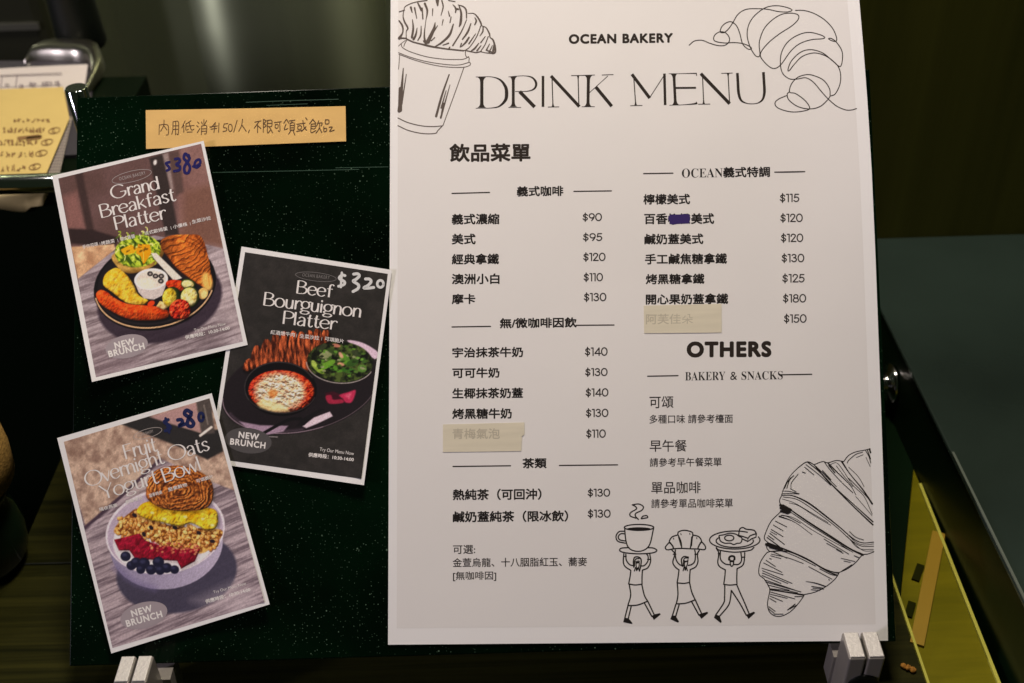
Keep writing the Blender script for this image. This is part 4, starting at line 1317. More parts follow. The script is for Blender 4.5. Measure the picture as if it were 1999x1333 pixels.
class Paint:
    """a printed picture; shapes are given in the coordinates of the traced photo crop, colours as printed sRGB"""

    def __init__(self, quad, nx, ny):
        self.nx, self.ny = nx, ny
        T, S_ = np.meshgrid(np.linspace(0, 1, ny + 1), np.linspace(0, 1, nx + 1), indexing='ij')
        q = [np.array(p, float) for p in quad]
        P = (q[0][None, None] * ((1 - S_) * (1 - T))[..., None] + q[1][None, None] * (S_ * (1 - T))[..., None]
             + q[2][None, None] * (S_ * T)[..., None] + q[3][None, None] * ((1 - S_) * T)[..., None])
        self.X, self.Y = P[..., 0], P[..., 1]
        self.C = np.zeros(self.X.shape + (3,))

    def mask(self, pts, soft=3.0, smooth=False):
        P = np.array(pts, float)
        if smooth:
            P = catmull(P, True, 5)
        X, Y = self.X, self.Y
        m = np.zeros(X.shape)
        sel = (X > P[:, 0].min() - 2 * soft) & (X < P[:, 0].max() + 2 * soft) & (Y > P[:, 1].min() - 2 * soft) & (Y < P[:, 1].max() + 2 * soft)
        x, y = X[sel], Y[sel]
        ins = np.zeros(x.shape, bool)
        dm = np.full(x.shape, 1e9)
        for (x1, y1), (x2, y2) in zip(P, np.roll(P, -1, 0)):
            c = ((y1 > y) != (y2 > y))
            with np.errstate(divide='ignore', invalid='ignore'):
                ins ^= c & (x < (x2 - x1) * (y - y1) / (y2 - y1 + 1e-12) + x1)
            dx, dy = x2 - x1, y2 - y1
            t = np.clip(((x - x1) * dx + (y - y1) * dy) / (dx * dx + dy * dy + 1e-9), 0, 1)
            dm = np.minimum(dm, np.hypot(x - x1 - t * dx, y - y1 - t * dy))
        m[sel] = np.clip(.5 + np.where(ins, dm, -dm) / soft, 0, 1)
        self.d = np.zeros(X.shape)
        self.d[sel] = np.where(ins, dm, 0)
        return m

    def relief(self, h, k):
        gy, gx = np.gradient(h)
        st = abs(self.X[0, 1] - self.X[0, 0]) + 1e-9
        return 1 + k * (.55 * gx + .83 * gy) / st

    def food(self, pts, a, b, scale, seed, puff=26, k=.9, bump=(14, 10), smooth=True, soft=3.5, shadow=.45, gloss=90, ang=0, stretch=1.0, tex=None, lift=None, gain=2.2):
        """a printed morsel: rounded form, grainy relief, a shadow under it and a moist glint"""
        P = np.array(pts, float)
        if shadow:
            ms = self.mask(P + np.array([5, 9]), 22, smooth)
            self.C = self.C * (1 - shadow * ms[..., None])
        m = self.mask(P, soft, smooth)
        d = self.d
        h = np.sqrt(np.clip(d / puff, 0, 1)) * puff * .55
        if bump:
            h = h + bump[1] * .42 * self.n(bump[0], seed + 7, ang, stretch, 1.5)
        if lift is not None:
            h = h + lift
        sh = np.clip(self.relief(h, k * .8), .42, 1.6) * (.72 + .28 * np.clip(d / 9, 0, 1))
        base = self.tone(a, b, self.n(scale, seed, ang, stretch, gain)) if tex is None else tex
        g = np.clip(sh - 1.28, 0, 1)[..., None]
        c = base * np.minimum(sh, 1.22)[..., None]
        c = c / np.maximum(1, c.max(-1, keepdims=True) / 238)
        self.put(m, 0, 1.0, c + gloss * g * np.array([1, .94, .82]))

    def grain(self, amp, seed):
        r = np.random.RandomState(seed).normal(0, 1, self.X.shape)
        r = (r + np.roll(r, 1, 0) + np.roll(r, 1, 1)) / 1.7
        f = fbm(self.X, self.Y, 9, seed) - .5
        self.C = np.clip(self.C * (1 + amp * (r * .45 + f * 1.2))[..., None], 0, 255)
        self.C = np.clip(self.C + (self.C - 118) * .10, 0, 250)

    def put(self, m, col, alpha=1.0, tex=None):
        c = np.array(col, float)
        c = np.broadcast_to(c, self.C.shape) if tex is None else tex
        a = (m * alpha)[..., None]
        self.C = self.C * (1 - a) + c * a

    def poly(self, pts, col, alpha=1.0, soft=3.0, smooth=False, tex=None):
        self.put(self.mask(pts, soft, smooth), col, alpha, tex)

    def ell(self, cx, cy, rx, ry, col, rot=0, alpha=1.0, soft=3.0, tex=None):
        self.poly(arc(cx, cy, rx, ry, 0, 352, 44, rot), col, alpha, soft, False, tex)

    def line(self, pts, w, col, alpha=1.0, soft=2.5, smooth=True):
        P = np.array(pts, float)
        if smooth and len(P) > 2:
            P = catmull(P, False, 5)
        X, Y = self.X, self.Y
        sel = (X > P[:, 0].min() - w - 3) & (X < P[:, 0].max() + w + 3) & (Y > P[:, 1].min() - w - 3) & (Y < P[:, 1].max() + w + 3)
        x, y = X[sel], Y[sel]
        dm = np.full(x.shape, 1e9)
        for (x1, y1), (x2, y2) in zip(P[:-1], P[1:]):
            dx, dy = x2 - x1, y2 - y1
            t = np.clip(((x - x1) * dx + (y - y1) * dy) / (dx * dx + dy * dy + 1e-9), 0, 1)
            dm = np.minimum(dm, np.hypot(x - x1 - t * dx, y - y1 - t * dy))
        m = np.zeros(X.shape)
        m[sel] = np.clip(.5 + (w / 2 - dm) / soft, 0, 1)
        self.put(m, col, alpha)

    def tone(self, a, b, n):
        return np.array(a, float) * (1 - n[..., None]) + np.array(b, float) * n[..., None]

    def n(self, s, seed, ang=0.0, stretch=1.0, gain=2.0):
        r = math.radians(ang)
        u = self.X * math.cos(r) + self.Y * math.sin(r)
        v = -self.X * math.sin(r) + self.Y * math.cos(r)
        return np.clip(.5 + gain * (fbm(u / stretch, v, s, seed) - .5), 0, 1)


M_PRINT = bpy.data.materials.new('glossy_photo_print')
M_PRINT.use_nodes = True
_b = M_PRINT.node_tree.nodes['Principled BSDF']
_at = M_PRINT.node_tree.nodes.new('ShaderNodeVertexColor')
_at.layer_name = 'ink'
M_PRINT.node_tree.links.new(_at.outputs['Color'], _b.inputs['Base Color'])
_b.inputs['Roughness'].default_value = 0.45
_b.inputs['Specular IOR Level'].default_value = 0.3

PRINT_WHITE = 214.0        # how bright white paper looks beside the cards


def picture(paint, zoom, off, parent, surf):
    s, ox, oy = zoom
    W = surf(paint.X.ravel() / s + ox, paint.Y.ravel() / s + oy, off)
    c = (W.min(0) + W.max(0)) / 2
    nx, ny = paint.nx, paint.ny
    J, I = np.meshgrid(np.arange(ny), np.arange(nx), indexing='ij')
    a = (J * (nx + 1) + I).ravel()
    quads = np.stack([a + nx + 1, a + nx + 2, a + 1, a], 1).astype(np.int32)
    me = bpy.data.meshes.new('printed_photo')
    me.vertices.add(len(W)); me.vertices.foreach_set('co', (W - c).astype(np.float32).ravel())
    me.loops.add(quads.size); me.loops.foreach_set('vertex_index', quads.ravel())
    me.polygons.add(len(quads)); me.polygons.foreach_set('loop_start', np.arange(0, quads.size, 4, dtype=np.int32))
    me.update(calc_edges=True); me.validate()
    col = lin(np.clip(paint.C, 0, 255)) / lin(PRINT_WHITE) * 0.80
    rgba = np.ones((len(W), 4), np.float32); rgba[:, :3] = np.clip(col.reshape(-1, 3), 0, .85)
    at = me.color_attributes.new('ink', 'FLOAT_COLOR', 'POINT')
    at.data.foreach_set('color', rgba.ravel())
    me.materials.append(M_PRINT)
    o = bpy.data.objects.new('printed_photo', me)
    COL.objects.link(o)
    CENTRE[o.name] = c
    o.parent = parent
    o.location = c - CENTRE[parent.name]
    return o


NXP, NYP = 250, 350
ROOT_OFF = {}


def bowed(corners, rises):
    """surface of a card whose corners stand off the board a little; rises = ((corner s, corner t), metres)"""
    q = np.array(corners, float)
    e1, e2 = q[1] - q[0], q[3] - q[0]
    inv = np.linalg.inv(np.stack([e1, e2], 1))

    def fn(px, py, off=0.0):
        st = (np.stack([np.asarray(px, float), np.asarray(py, float)], -1) - q[0]) @ inv.T
        up = 0.0
        for (cs, ct), a in rises:
            r = 1 - (np.abs(st[..., 0] - cs) + np.abs(st[..., 1] - ct)) / .8
            up = up + a * np.clip(r, 0, 1) ** 2
        return on_board(px, py, off + up)
    return fn


def card(name_label, corners, off, surf):
    q = [np.array(c, float) for c in corners]
    nx, ny = 16, 22
    v, f = [], []
    for lay in range(4):
        for j in range(ny + 1):
            for i in range(nx + 1):
                a, b = i / nx, j / ny
                p_ = q[0] * (1 - a) * (1 - b) + q[1] * a * (1 - b) + q[2] * a * b + q[3] * (1 - a) * b
                v.append(surf(p_[0], p_[1], off - (.0003 if lay % 2 else 0)))
    m = (nx + 1) * (ny + 1)
    for j in range(ny):
        for i in range(nx):
            a = j * (nx + 1) + i
            f.append((a + nx + 1, a + nx + 2, a + 1, a))
            f.append((m + a, m + a + 1, m + a + nx + 2, m + a + nx + 1))
    for i in range(nx):
        for a in (2 * m + i, 2 * m + ny * (nx + 1) + i):
            f.append((a, a + 1, m + a + 1, m + a))
    for j in range(ny):
        for a in (2 * m + j * (nx + 1), 2 * m + j * (nx + 1) + nx):
            f.append((a, a + nx + 1, m + a + nx + 1, m + a))
    return tag(link('dish_card', v, f, M_PAPER, smooth=True), name_label, 'card', 'dish cards on the board')


# ---- card: beef bourguignon (lowest of the three)
Z2 = (2.6658, 410, 460)
Q_beef = ((471, 480.6), (764.5, 526.4), (710, 946.5), (407.5, 902))
SURF_beef = bowed(Q_beef, (((1, 1), .0045), ((1, 0), .0012)))
c2 = card('charcoal dish card showing a beef stew bowl, priced 320 in white', Q_beef, .0017, SURF_beef)
p = Paint(((181, 84), (924, 197), (786, 1264), (16, 1157)), NXP, NYP)
p.put(np.ones(p.X.shape), (50, 47, 45), tex=p.tone((45, 43, 41), (54, 51, 49), p.n(40, 1)))
p.ell(470, 790, 420, 232, (36, 31, 34), -12, soft=8)
p.line(arc(470, 790, 412, 226, 80, 188, 30, -12), 5, (150, 130, 140), .8)
p.line(arc(470, 790, 400, 215, 95, 165, 30, -12), 14, (95, 78, 92), .5, 12)
p.line(arc(470, 790, 412, 226, 10, 80, 30, -12), 4, (110, 95, 100), .7)
p.poly([(712, 545), (790, 555), (872, 605), (858, 640), (800, 600)], (205, 180, 196), soft=6, smooth=True)
p.poly([(150, 965), (260, 985), (405, 988), (380, 1018), (280, 1038), (190, 1000)], (165, 140, 160), .9, 8)
p.poly([(480, 990), (540, 945), (622, 914), (637, 938), (560, 975), (500, 1000)], (215, 195, 205), .95, 6)
p.poly([(450, 990), (480, 950), (560, 905), (600, 900), (540, 935), (490, 985)], (28, 26, 28), 1, 5)
p.line([(270, 1030), (400, 960), (470, 950)], 16, (26, 24, 26), 1, 4)
p.line([(350, 1046), (300, 1044)], 4, (190, 180, 180), .7)
st_ = p.n(14, 5, 82, 6, 3.2)
for k, (x, yt, yb, w_) in enumerate(((196, 640, 700, 24), (238, 572, 690, 30), (288, 540, 684, 32), (335, 512, 676, 30), (382, 500, 672, 30), (428, 498, 672, 28), (470, 502, 680, 30), (512, 496, 700, 30), (552, 486, 680, 30), (596, 490, 620, 30))):
    p.food([(x - w_, yb), (x - w_ * .9, (yt + yb) / 2), (x - w_ * .3, yt + 4), (x + w_ * .5, yt), (x + w_ * .85, yt + 30), (x + w_ * .7, (yt + yb) / 2 + 20), (x + w_ * .9, yb + 6)],
           (60, 28, 18), (184, 92, 54), 10, 100 + k, 16, 1.0, (9, 16), True, 3.5, .55, 60, 84, 5.0, gain=3.0)
p.ell(365, 795, 190, 142, (20, 18, 20), 4, soft=4)
p.line(arc(365, 795, 186, 138, 150, 330, 30, 4), 5, (92, 84, 84), .6, 5)
p.food(arc(370, 808, 172, 110, 0, 352, 40, 3), (130, 24, 16), (216, 78, 40), 13, 9, 20, 1.0, (15, 26), False, 6, 0, 130, gain=3)
_sh = p.relief(11 * p.n(11, 19, 30, 1.6, 1.8), .9)
p.ell(362, 812, 130, 98, 0, 3, .95, 34, np.clip(p.tone((212, 168, 132), (246, 232, 196), p.n(10, 12, 30, 1.6, 3.0)) * np.clip(_sh, .55, 1.2)[..., None], 0, 252))
p.ell(325, 820, 26, 20, (214, 120, 50), 0, .7, 14)
p.poly([(240, 870), (280, 845), (400, 890), (410, 912), (330, 915), (260, 895)], (236, 226, 160), .7, 16)
p.line(arc(365, 800, 186, 122, 15, 165, 30, 3), 5, (60, 54, 54), .8)
g1 = p.n(22, 21, 20, 1, 3.2)
p.ell(675, 655, 172, 106, 0, 4, 1, 6, p.tone((22, 26, 18), (78, 92, 46), g1))
for k, (x, y, a, b, r, cc) in enumerate(((560, 690, 40, 14, 40, (150, 176, 70)), (610, 670, 46, 16, -30, (110, 160, 52)), (650, 690, 40, 15, 20, (88, 142, 44)), (700, 640, 38, 22, 50, (96, 150, 48)),
                                         (600, 620, 34, 18, -10, (150, 156, 110)), (640, 600, 36, 14, 20, (60, 78, 40)), (740, 660, 34, 18, -20, (52, 84, 36)), (790, 690, 24, 20, 10, (92, 132, 58)),
                                         (720, 700, 40, 14, 8, (60, 110, 40)), (540, 665, 20, 12, 60, (170, 190, 90)), (680, 620, 18, 9, 60, (222, 160, 140)), (680, 668, 18, 9, 10, (226, 164, 130)),
                                         (655, 570, 22, 9, 10, (206, 130, 110)), (760, 610, 30, 14, 30, (58, 66, 46)), (580, 580, 30, 14, -30, (56, 62, 44)), (800, 650, 20, 12, 70, (62, 96, 46)))):
    p.ell(x, y, a, b, cc, r, .85, 6)
rr_ = np.random.RandomState(12)
for k in range(70):
    a_, q_ = rr_.uniform(0, 6.28), math.sqrt(rr_.uniform(0, .8))
    x, y = 675 + 165 * q_ * math.cos(a_), 652 + 98 * q_ * math.sin(a_)
    t_ = rr_.uniform(0, 360)
    p.poly([(x + rr_.uniform(6, 15) * math.cos(math.radians(t_ + w_)), y + rr_.uniform(4, 9) * math.sin(math.radians(t_ + w_))) for w_ in (0, 70, 130, 190, 260, 310)],
           [(30, 36, 22), (66, 96, 38), (40, 58, 28), (104, 150, 56), (26, 28, 20), (84, 116, 50), (146, 150, 112)][k % 7], .85, 4)
p.line(arc(675, 660, 175, 106, 20, 175, 30, 4), 5, (176, 166, 160), .8)
p.poly([(598, 818), (640, 808), (690, 830), (755, 803), (735, 868), (612, 872)], (62, 24, 36), 1, 6)
p.poly([(600, 835), (628, 828), (640, 852), (684, 850), (690, 868), (620, 872)], (150, 42, 66), 1, 7, True)
p.poly([(672, 828), (720, 812), (757, 804), (738, 862), (706, 866), (690, 846)], (176, 50, 82), 1, 8, True)
p.poly([(700, 830), (735, 815), (725, 850)], (214, 110, 132), .6, 10)
p.grain(.07, 5)
picture(p, Z2, .00178, c2, SURF_beef)
i_ = Ink(7.014, 490, 500)
display(i_, 'Beef', (605, 502), (1095, 562), 178)
display(i_, 'Bourguignon', (152, 666), (1492, 836), 182)
display(i_, 'Platter', (416, 920), (1150, 1005), 180)
i_.build('title_lettering', SURF_beef, .00184, M_WHITE, c2)
i_ = Ink(7.014, 490, 500)
i_.stroke(arc(885, 278, 280, 58, 0, 360, 40, 6.5), 5)
i_.type_along('OCEAN BAKERY', (697, 272), (1072, 312), 46, -.004)
i_.build('oval_emblem', SURF_beef, .00184, mat('grey_print', (.20, .185, .18), .6), c2)
i_ = Ink(7.014, 490, 500)
i_.type_along('紅酒燉牛肉', (262, 1062), (592, 1102), 58, .01); i_.type_along('生菜沙拉', (662, 1115), (925, 1146), 58, .01); i_.type_along('可頌脆片', (1003, 1152), (1262, 1190), 58, .01)
i_.stroke([(625, 1062), (618, 1105)], 4, False); i_.stroke([(968, 1104), (961, 1148)], 4, False)
i_.build('small_text', SURF_beef, .00186, M_WHITE, c2)
i_ = Ink(2.6658, 410, 460); i_.fill(arc(198, 1065, 122, 66, 0, 350, 36, 7))
bg2 = i_.build('badge', SURF_beef, .00184, M_BADGEDARK, c2)
i_ = Ink(2.6658, 410, 460); i_.type_along('NEW', (147, 1049), (250, 1062), 31, .035); i_.type_along('BRUNCH', (103, 1084), (284, 1106), 31, .035)
i_.build('badge_lettering', SURF_beef, .00188, M_WHITE, bg2)
i_ = Ink(2.6658, 410, 460); i_.type_along('Try Our Menu Now', (568, 1124), (746, 1147), 24, -.004); i_.type_along('供應時段：10:30-14:00', (510, 1148), (745, 1174), 22, .024)
i_.build('small_text', SURF_beef, .00186, M_WHITE, c2)
i_ = Ink(7.014, 490, 500)
i_.stroke([(1283, 262), (1240, 255), (1205, 300), (1275, 345), (1268, 385), (1196, 408)], 36); i_.stroke([(1240, 222), (1226, 420)], 30)
i_.stroke([(1402, 242), (1458, 238), (1478, 268), (1432, 315), (1396, 338), (1466, 388), (1462, 438), (1394, 480)], 38)
i_.stroke([(1565, 308), (1618, 310), (1640, 345), (1600, 395), (1540, 430), (1610, 432), (1676, 424)], 38)
i_.stroke(arc(1768, 375, 42, 48, 0, 360, 20), 34)
i_.build('marker_price', SURF_beef, .00190, M_SILVERPEN, c2)

# ---- card: breakfast platter
Z1 = (2.6659, 90, 260)
Q_breakfast = ((100.8, 342.5), (397, 274.3), (483, 672.6), (179, 745))
SURF_breakfast = bowed(Q_breakfast, (((0, 0), .0035), ((0, 1), .0050), ((1, 0), .0025)))
c1 = card('brown dish card showing a breakfast platter with croissant, priced 380', Q_breakfast, .0024, SURF_breakfast)
p = Paint(((62, 234), (805, 53), (1023, 1082), (258, 1268)), NXP, NYP)
p.put(np.ones(p.X.shape), 0, tex=p.tone((92, 70, 66), (104, 80, 78), p.n(120, 31)))
p.poly([(660, 80), (820, 30), (940, 610), (690, 540)], 0, 1, 30, False, p.tone((122, 90, 84), (136, 104, 98), p.n(90, 33)))
p.poly([(720, 300), (860, 260), (930, 600), (700, 540)], (112, 80, 66), .7, 50)
p.poly([(90, 330), (160, 300), (210, 500), (110, 500)], (138, 98, 92), .8, 40)
p.poly([(535, 128), (610, 105), (690, 528), (620, 532)], (56, 47, 45), 1, 14)
p.poly([(604, 108), (634, 100), (664, 288), (648, 296)], (150, 134, 130), .8, 12)
p.poly([(640, 98), (690, 86), (716, 300), (672, 330)], (84, 66, 62), .9, 18)
p.poly([(148, 212), (188, 200), (250, 512), (214, 530)], (62, 48, 46), .9, 16)
p.poly([(112, 495), (240, 500), (385, 545), (352, 592), (128, 572)], (52, 40, 39), 1, 14)
p.ell(566, 150, 9, 14, (230, 220, 215), 10, .9, 8)
p.poly([(128, 590), (352, 575), (362, 604), (165, 758)], 0, 1, 10, False, p.tone((172, 130, 98), (222, 186, 146), p.n(46, 35)))
wd = p.n(12, 41, -20, 12, 2.4)
p.poly([(165, 757), (362, 600), (560, 530), (840, 580), (930, 600), (1040, 1110), (230, 1290)], 0, 1, 6, False, p.tone((112, 98, 102), (168, 154, 158), wd))
p.poly([(840, 590), (920, 600), (1020, 1050), (860, 900)], (196, 180, 182), .45, 60)
p.poly([(240, 1090), (500, 1180), (500, 1290), (240, 1290)], (120, 100, 108), .3, 60)
p.ell(590, 868, 330, 218, (52, 42, 52), -14, .92, 16)
p.ell(565, 790, 322, 232, (24, 21, 23), -12, 1, 5)
p.ell(563, 775, 300, 210, (34, 30, 32), -12, 1, 6)
p.line(arc(563, 785, 314, 222, 25, 178, 40, -12), 7, (212, 172, 130), .95)
p.line(arc(563, 779, 300, 208, 30, 175, 40, -12), 10, (46, 40, 42), .9, 6)
p.poly([(356, 622), (366, 690), (430, 728), (520, 708), (592, 660), (598, 580)], 0, 1, 5, True, p.tone((96, 66, 26), (196, 156, 80), p.n(40, 44, 10, 3)))
p.ell(476, 612, 120, 84, 0, -8, 1, 6, p.tone((60, 84, 18), (186, 204, 62), p.n(11, 46, 50, 3, 3.6)))
rr_ = np.random.RandomState(4)
for k in range(46):
    x, y = 476 + rr_.uniform(-108, 108), 596 + rr_.uniform(-88, 76)
    a_ = rr_.uniform(0, 360)
    L_ = rr_.uniform(12, 30)
    p.line([(x, y), (x + L_ * math.cos(a_) * .5 + 4, y + L_ * math.sin(a_) * .5 - 4), (x + L_ * math.cos(a_), y + L_ * math.sin(a_))], rr_.uniform(4, 8),
           [(206, 222, 96), (150, 178, 48), (80, 116, 24), (226, 232, 140)][k % 4], .85, 3)
p.poly([(384, 606), (440, 578), (474, 600), (456, 622), (410, 632)], (246, 164, 28), 1, 5)
p.poly([(478, 575), (538, 578), (546, 622), (506, 684), (492, 640), (466, 622)], (244, 150, 20), 1, 5)
p.line([(490, 590), (505, 625), (505, 665)], 4, (255, 200, 90), .8)
for k in range(26):
    x, y = 476 + rr_.uniform(-105, 105), 620 + rr_.uniform(-60, 66)
    p.ell(x, y, rr_.uniform(5, 12), rr_.uniform(3, 6), (28, 44, 10), rr_.uniform(0, 180), .6, 6)
x6, y6 = (p.X / 2.6659 - 80) * 6.06, (p.Y / 2.6659 - 180) * 6.06
t6 = (x6 - 1130) * .34 + (y6 - 110) * .94
q6 = (x6 - 1130) * .94 - (y6 - 110) * .34
h6 = t6 + q6 * np.abs(q6) / 700 + q6 * q6 / 900 + 120 * (fbm(x6, y6, 120, 51) - .5)
ph = (h6 / 88) * (1 + np.clip(h6, 0, 700) / 1100)
saw = ph - np.floor(ph)
lay = np.clip(saw * 1.25, 0, 1) * np.clip((1 - saw) * 7, 0, 1)
fine = np.clip(.5 + 2.6 * (fbm(h6 * 2.2, q6 * .35, 16, 53) - .5), 0, 1)
tone_c = p.tone((100, 42, 14), (200, 112, 46), np.clip(.22 + .42 * lay + .42 * fine, 0, 1))
shade = (.80 + .30 * p.n(60, 59)) * 1.10 - .42 * np.clip((np.abs(q6 + 20) - 150) / 150, 0, 1) + .12 * np.exp(-((q6 + 40) / 70) ** 2)
CV = lambda q: [((x / 6.06 + 80) * 2.6659, (y / 6.06 + 180) * 2.6659) for x, y in q]
p.poly(CV([(868, 180), (920, 140), (1010, 112), (1180, 104), (1320, 112), (1380, 190), (1412, 300), (1445, 430), (1456, 540), (1478, 650), (1436, 748), (1330, 700), (1200, 610), (1060, 500), (940, 350), (880, 270)]), 0, 1, 4, True,
       np.clip(tone_c * shade[..., None] * np.clip(p.relief(9 * lay + 5 * p.n(9, 57), .5), .7, 1.12)[..., None], 0, 238))
p.line(CV([(1290, 130), (1370, 220), (1404, 300)]), 9, (84, 30, 10), .6, 10)
p.line(CV([(1180, 140), (1300, 190), (1390, 280)]), 5, (90, 34, 10), .6, 6)
p.line(CV([(1150, 175), (1290, 240), (1400, 330)]), 5, (96, 38, 12), .55, 6)
p.line(CV([(880, 260), (940, 350), (1060, 500), (1200, 612), (1330, 700)]), 8, (96, 36, 10), .5, 10)
p.ell(836, 770, 27, 48, (238, 184, 100), -12, .9, 16)
p.line([(842, 735), (850, 790)], 5, (190, 110, 40), .6, 5)
p.ell(815, 832, 26, 30, (214, 172, 100), 20, 1, 5)
p.ell(820, 836, 16, 18, (240, 206, 140), 20, .8, 8)
p.poly([(544, 622), (572, 622), (706, 752), (664, 766), (560, 650)], (214, 204, 190), 1, 4)
p.food([(300, 745), (330, 712), (372, 700), (420, 738), (455, 790), (482, 842), (530, 868), (500, 894), (420, 882), (340, 824), (298, 790)], (216, 158, 30), (248, 206, 82), 20, 55, 34, .8, (17, 14), gloss=70)
p.poly([(458, 770), (632, 760), (604, 842), (560, 864), (508, 858), (480, 826)], (196, 184, 178), 1, 4)
p.ell(545, 758, 88, 56, (230, 220, 212), -6, 1, 4)
p.ell(545, 760, 76, 46, (214, 202, 188), -6, 1, 6)
p.ell(520, 780, 44, 26, (240, 228, 196), 0, .8, 14)
for x, y in ((540, 730), (568, 742), (598, 742), (596, 768)):
    p.ell(x, y, 15, 13, (44, 40, 40), 0, 1, 3); p.ell(x, y, 7, 6, (150, 140, 134), 0, 1, 3)
p.food([(258, 838), (282, 814), (318, 826), (350, 852), (420, 885), (520, 895), (604, 905), (640, 934), (622, 962), (540, 974), (430, 966), (340, 926), (280, 884)], (178, 56, 16), (214, 92, 36), 16, 58, 38, 1.0, (8, 8), gloss=120)
E = lambda cx, cy, rx, ry, rot=0: arc(cx, cy, rx, ry, 0, 345, 24, rot)
p.food(E(680, 790, 60, 28, 10), (150, 30, 12), (224, 84, 30), 16, 62, 18, 1, (15, 14))
p.food(E(738, 784, 38, 27, 10), (62, 76, 24), (62, 76, 24), 16, 63, 10, .8, None); p.food(E(736, 785, 32, 21, 10), (222, 200, 120), (244, 230, 172), 12, 65, 14, .6, (10, 8), shadow=0)
p.food([(572, 900), (590, 872), (632, 878), (640, 902), (612, 918)], (214, 168, 104), (240, 208, 150), 14, 66, 12, .8, (12, 6), False)
p.food(E(656, 852, 43, 55, 8), (34, 46, 18), (48, 60, 24), 16, 67, 12, .8, None); p.food(E(641, 852, 37, 48, 8), (178, 146, 30), (232, 210, 96), 16, 61, 18, .7, (13, 14), shadow=0, gloss=120)
p.food(E(746, 851, 50, 56, 8), (50, 62, 22), (60, 74, 26), 16, 68, 12, .8, None); p.food(E(743, 850, 43, 49, 8), (208, 182, 92), (244, 230, 170), 13, 63, 18, .6, (11, 14), shadow=0)
p.food([(640, 930), (650, 886), (690, 862), (736, 876), (750, 920), (738, 956), (700, 968), (660, 960)], (138, 20, 12), (222, 84, 44), 17, 64, 24, 1.0, (17, 34), gloss=150, gain=3)
p.ell(545, 885, 20, 14, (216, 66, 24), -30, 1, 5)
p.grain(.07, 5)
picture(p, Z1, .00248, c1, SURF_breakfast)
i_ = Ink(6.346, 170, 270)
display(i_, 'Grand', (308, 752), (898, 622), 162)
display(i_, 'Breakfast', (165, 986), (1092, 768), 166)
display(i_, 'Platter', (345, 1134), (975, 992), 166)
i_.build('title_lettering', SURF_breakfast, .00256, M_WHITE, c1)
i_ = Ink(6.346, 170, 270)
i_.stroke(arc(550, 468, 250, 66, 0, 360, 40, -13.5), 5)
i_.type_along('OCEAN BAKERY', (398, 520), (725, 442), 42, -.004)
i_.build('oval_emblem', SURF_breakfast, .00256, mat('pinkish_print', (.42, .37, .36), .6), c1)
i_ = Ink(2.6659, 90, 260)
for s, a_, b_ in (('手作可頌', (190, 601), (270, 584)), ('烤蔬菜', (287, 582), (357, 567)), ('德式香腸', (386, 560), (462, 543)), ('法式歐姆蛋', (512, 530), (632, 503)), ('小優格', (662, 496), (735, 480)), ('生菜沙拉', (760, 470), (858, 448))):
    i_.type_along(s, a_, b_, 20, .012)
for x, y in ((278, 575), (371, 556), (486, 530), (648, 492), (748, 470)):
    i_.stroke([(x - 1, y - 8), (x + 3, y + 8)], 1.6, False)
i_.build('small_text', SURF_breakfast, .00258, M_WHITE, c1)
i_ = Ink(2.6659, 90, 260); i_.fill(arc(418, 1108, 112, 60, 0, 350, 36, -13))
bg1 = i_.build('badge', SURF_breakfast, .00256, M_BADGE, c1)
i_ = Ink(2.6659, 90, 260); i_.type_along('NEW', (360, 1120), (462, 1095), 32, .035); i_.type_along('BRUNCH', (328, 1164), (512, 1120), 32, .035)
i_.build('badge_lettering', SURF_breakfast, .00260, M_WHITE, bg1)
i_ = Ink(2.6659, 90, 260); i_.type_along('Try Our Menu Now', (772, 1038), (935, 1002), 22, -.004); i_.type_along('供應時段：10:30-14:00', (725, 1072), (955, 1020), 21, .024)
i_.build('small_text', SURF_breakfast, .00258, M_WHITE, c1)
i_ = Ink(6.346, 170, 270)
i_.stroke([(1015, 290), (975, 305), (1005, 345), (1018, 375), (985, 395)], 30)
i_.stroke([(1088, 252), (1132, 248), (1144, 285), (1102, 320), (1146, 345), (1138, 388), (1076, 402)], 32)
i_.stroke([(1266, 240), (1215, 185), (1195, 240), (1232, 285), (1270, 350), (1252, 420), (1210, 420), (1200, 360), (1228, 300), (1262, 255), (1255, 205)], 33)
i_.stroke([(1310, 342), (1340, 345), (1398, 300), (1385, 258), (1345, 275), (1328, 325), (1352, 358), (1392, 330)], 30)
i_.build('marker_price', SURF_breakfast, .00262, M_BLUE, c1)

# ---- card: fruit yogurt bowl
Z3 = (2.469, 90, 750)
Q_yogurt = ((111, 854.5), (412.8, 767), (526, 1179), (216.8, 1275))
SURF_yogurt = bowed(Q_yogurt, (((1, 1), .0050), ((0, 0), .0030), ((0, 1), .0015)))
c3 = card('beige and grey dish card showing a fruit yogurt bowl, priced 280', Q_yogurt, .0030, SURF_yogurt)
p = Paint(((84, 276), (786, 66), (1052, 1050), (319, 1270)), NXP, NYP)
wd = p.n(10, 71, -24, 14, 2.6)
p.put(np.ones(p.X.shape), 0, tex=p.tone((110, 96, 102), (172, 156, 160), wd))
p.poly([(70, 276), (786, 40), (930, 520), (800, 470), (560, 360), (190, 686)], 0, 1, 8, False, p.tone((140, 114, 100), (194, 168, 148), p.n(30, 73, 0, 1, 2.2)))
p.ell(140, 330, 40, 30, (110, 84, 72), 20, .6, 50)
p.ell(420, 460, 80, 60, (206, 186, 164), 0, .4, 60)
p.poly([(362, 192), (500, 150), (740, 232), (838, 214), (852, 322), (776, 362), (640, 300)], (47, 45, 44), 1, 10)
p.poly([(498, 156), (724, 86), (748, 232), (600, 190)], (168, 134, 130), 1, 10)
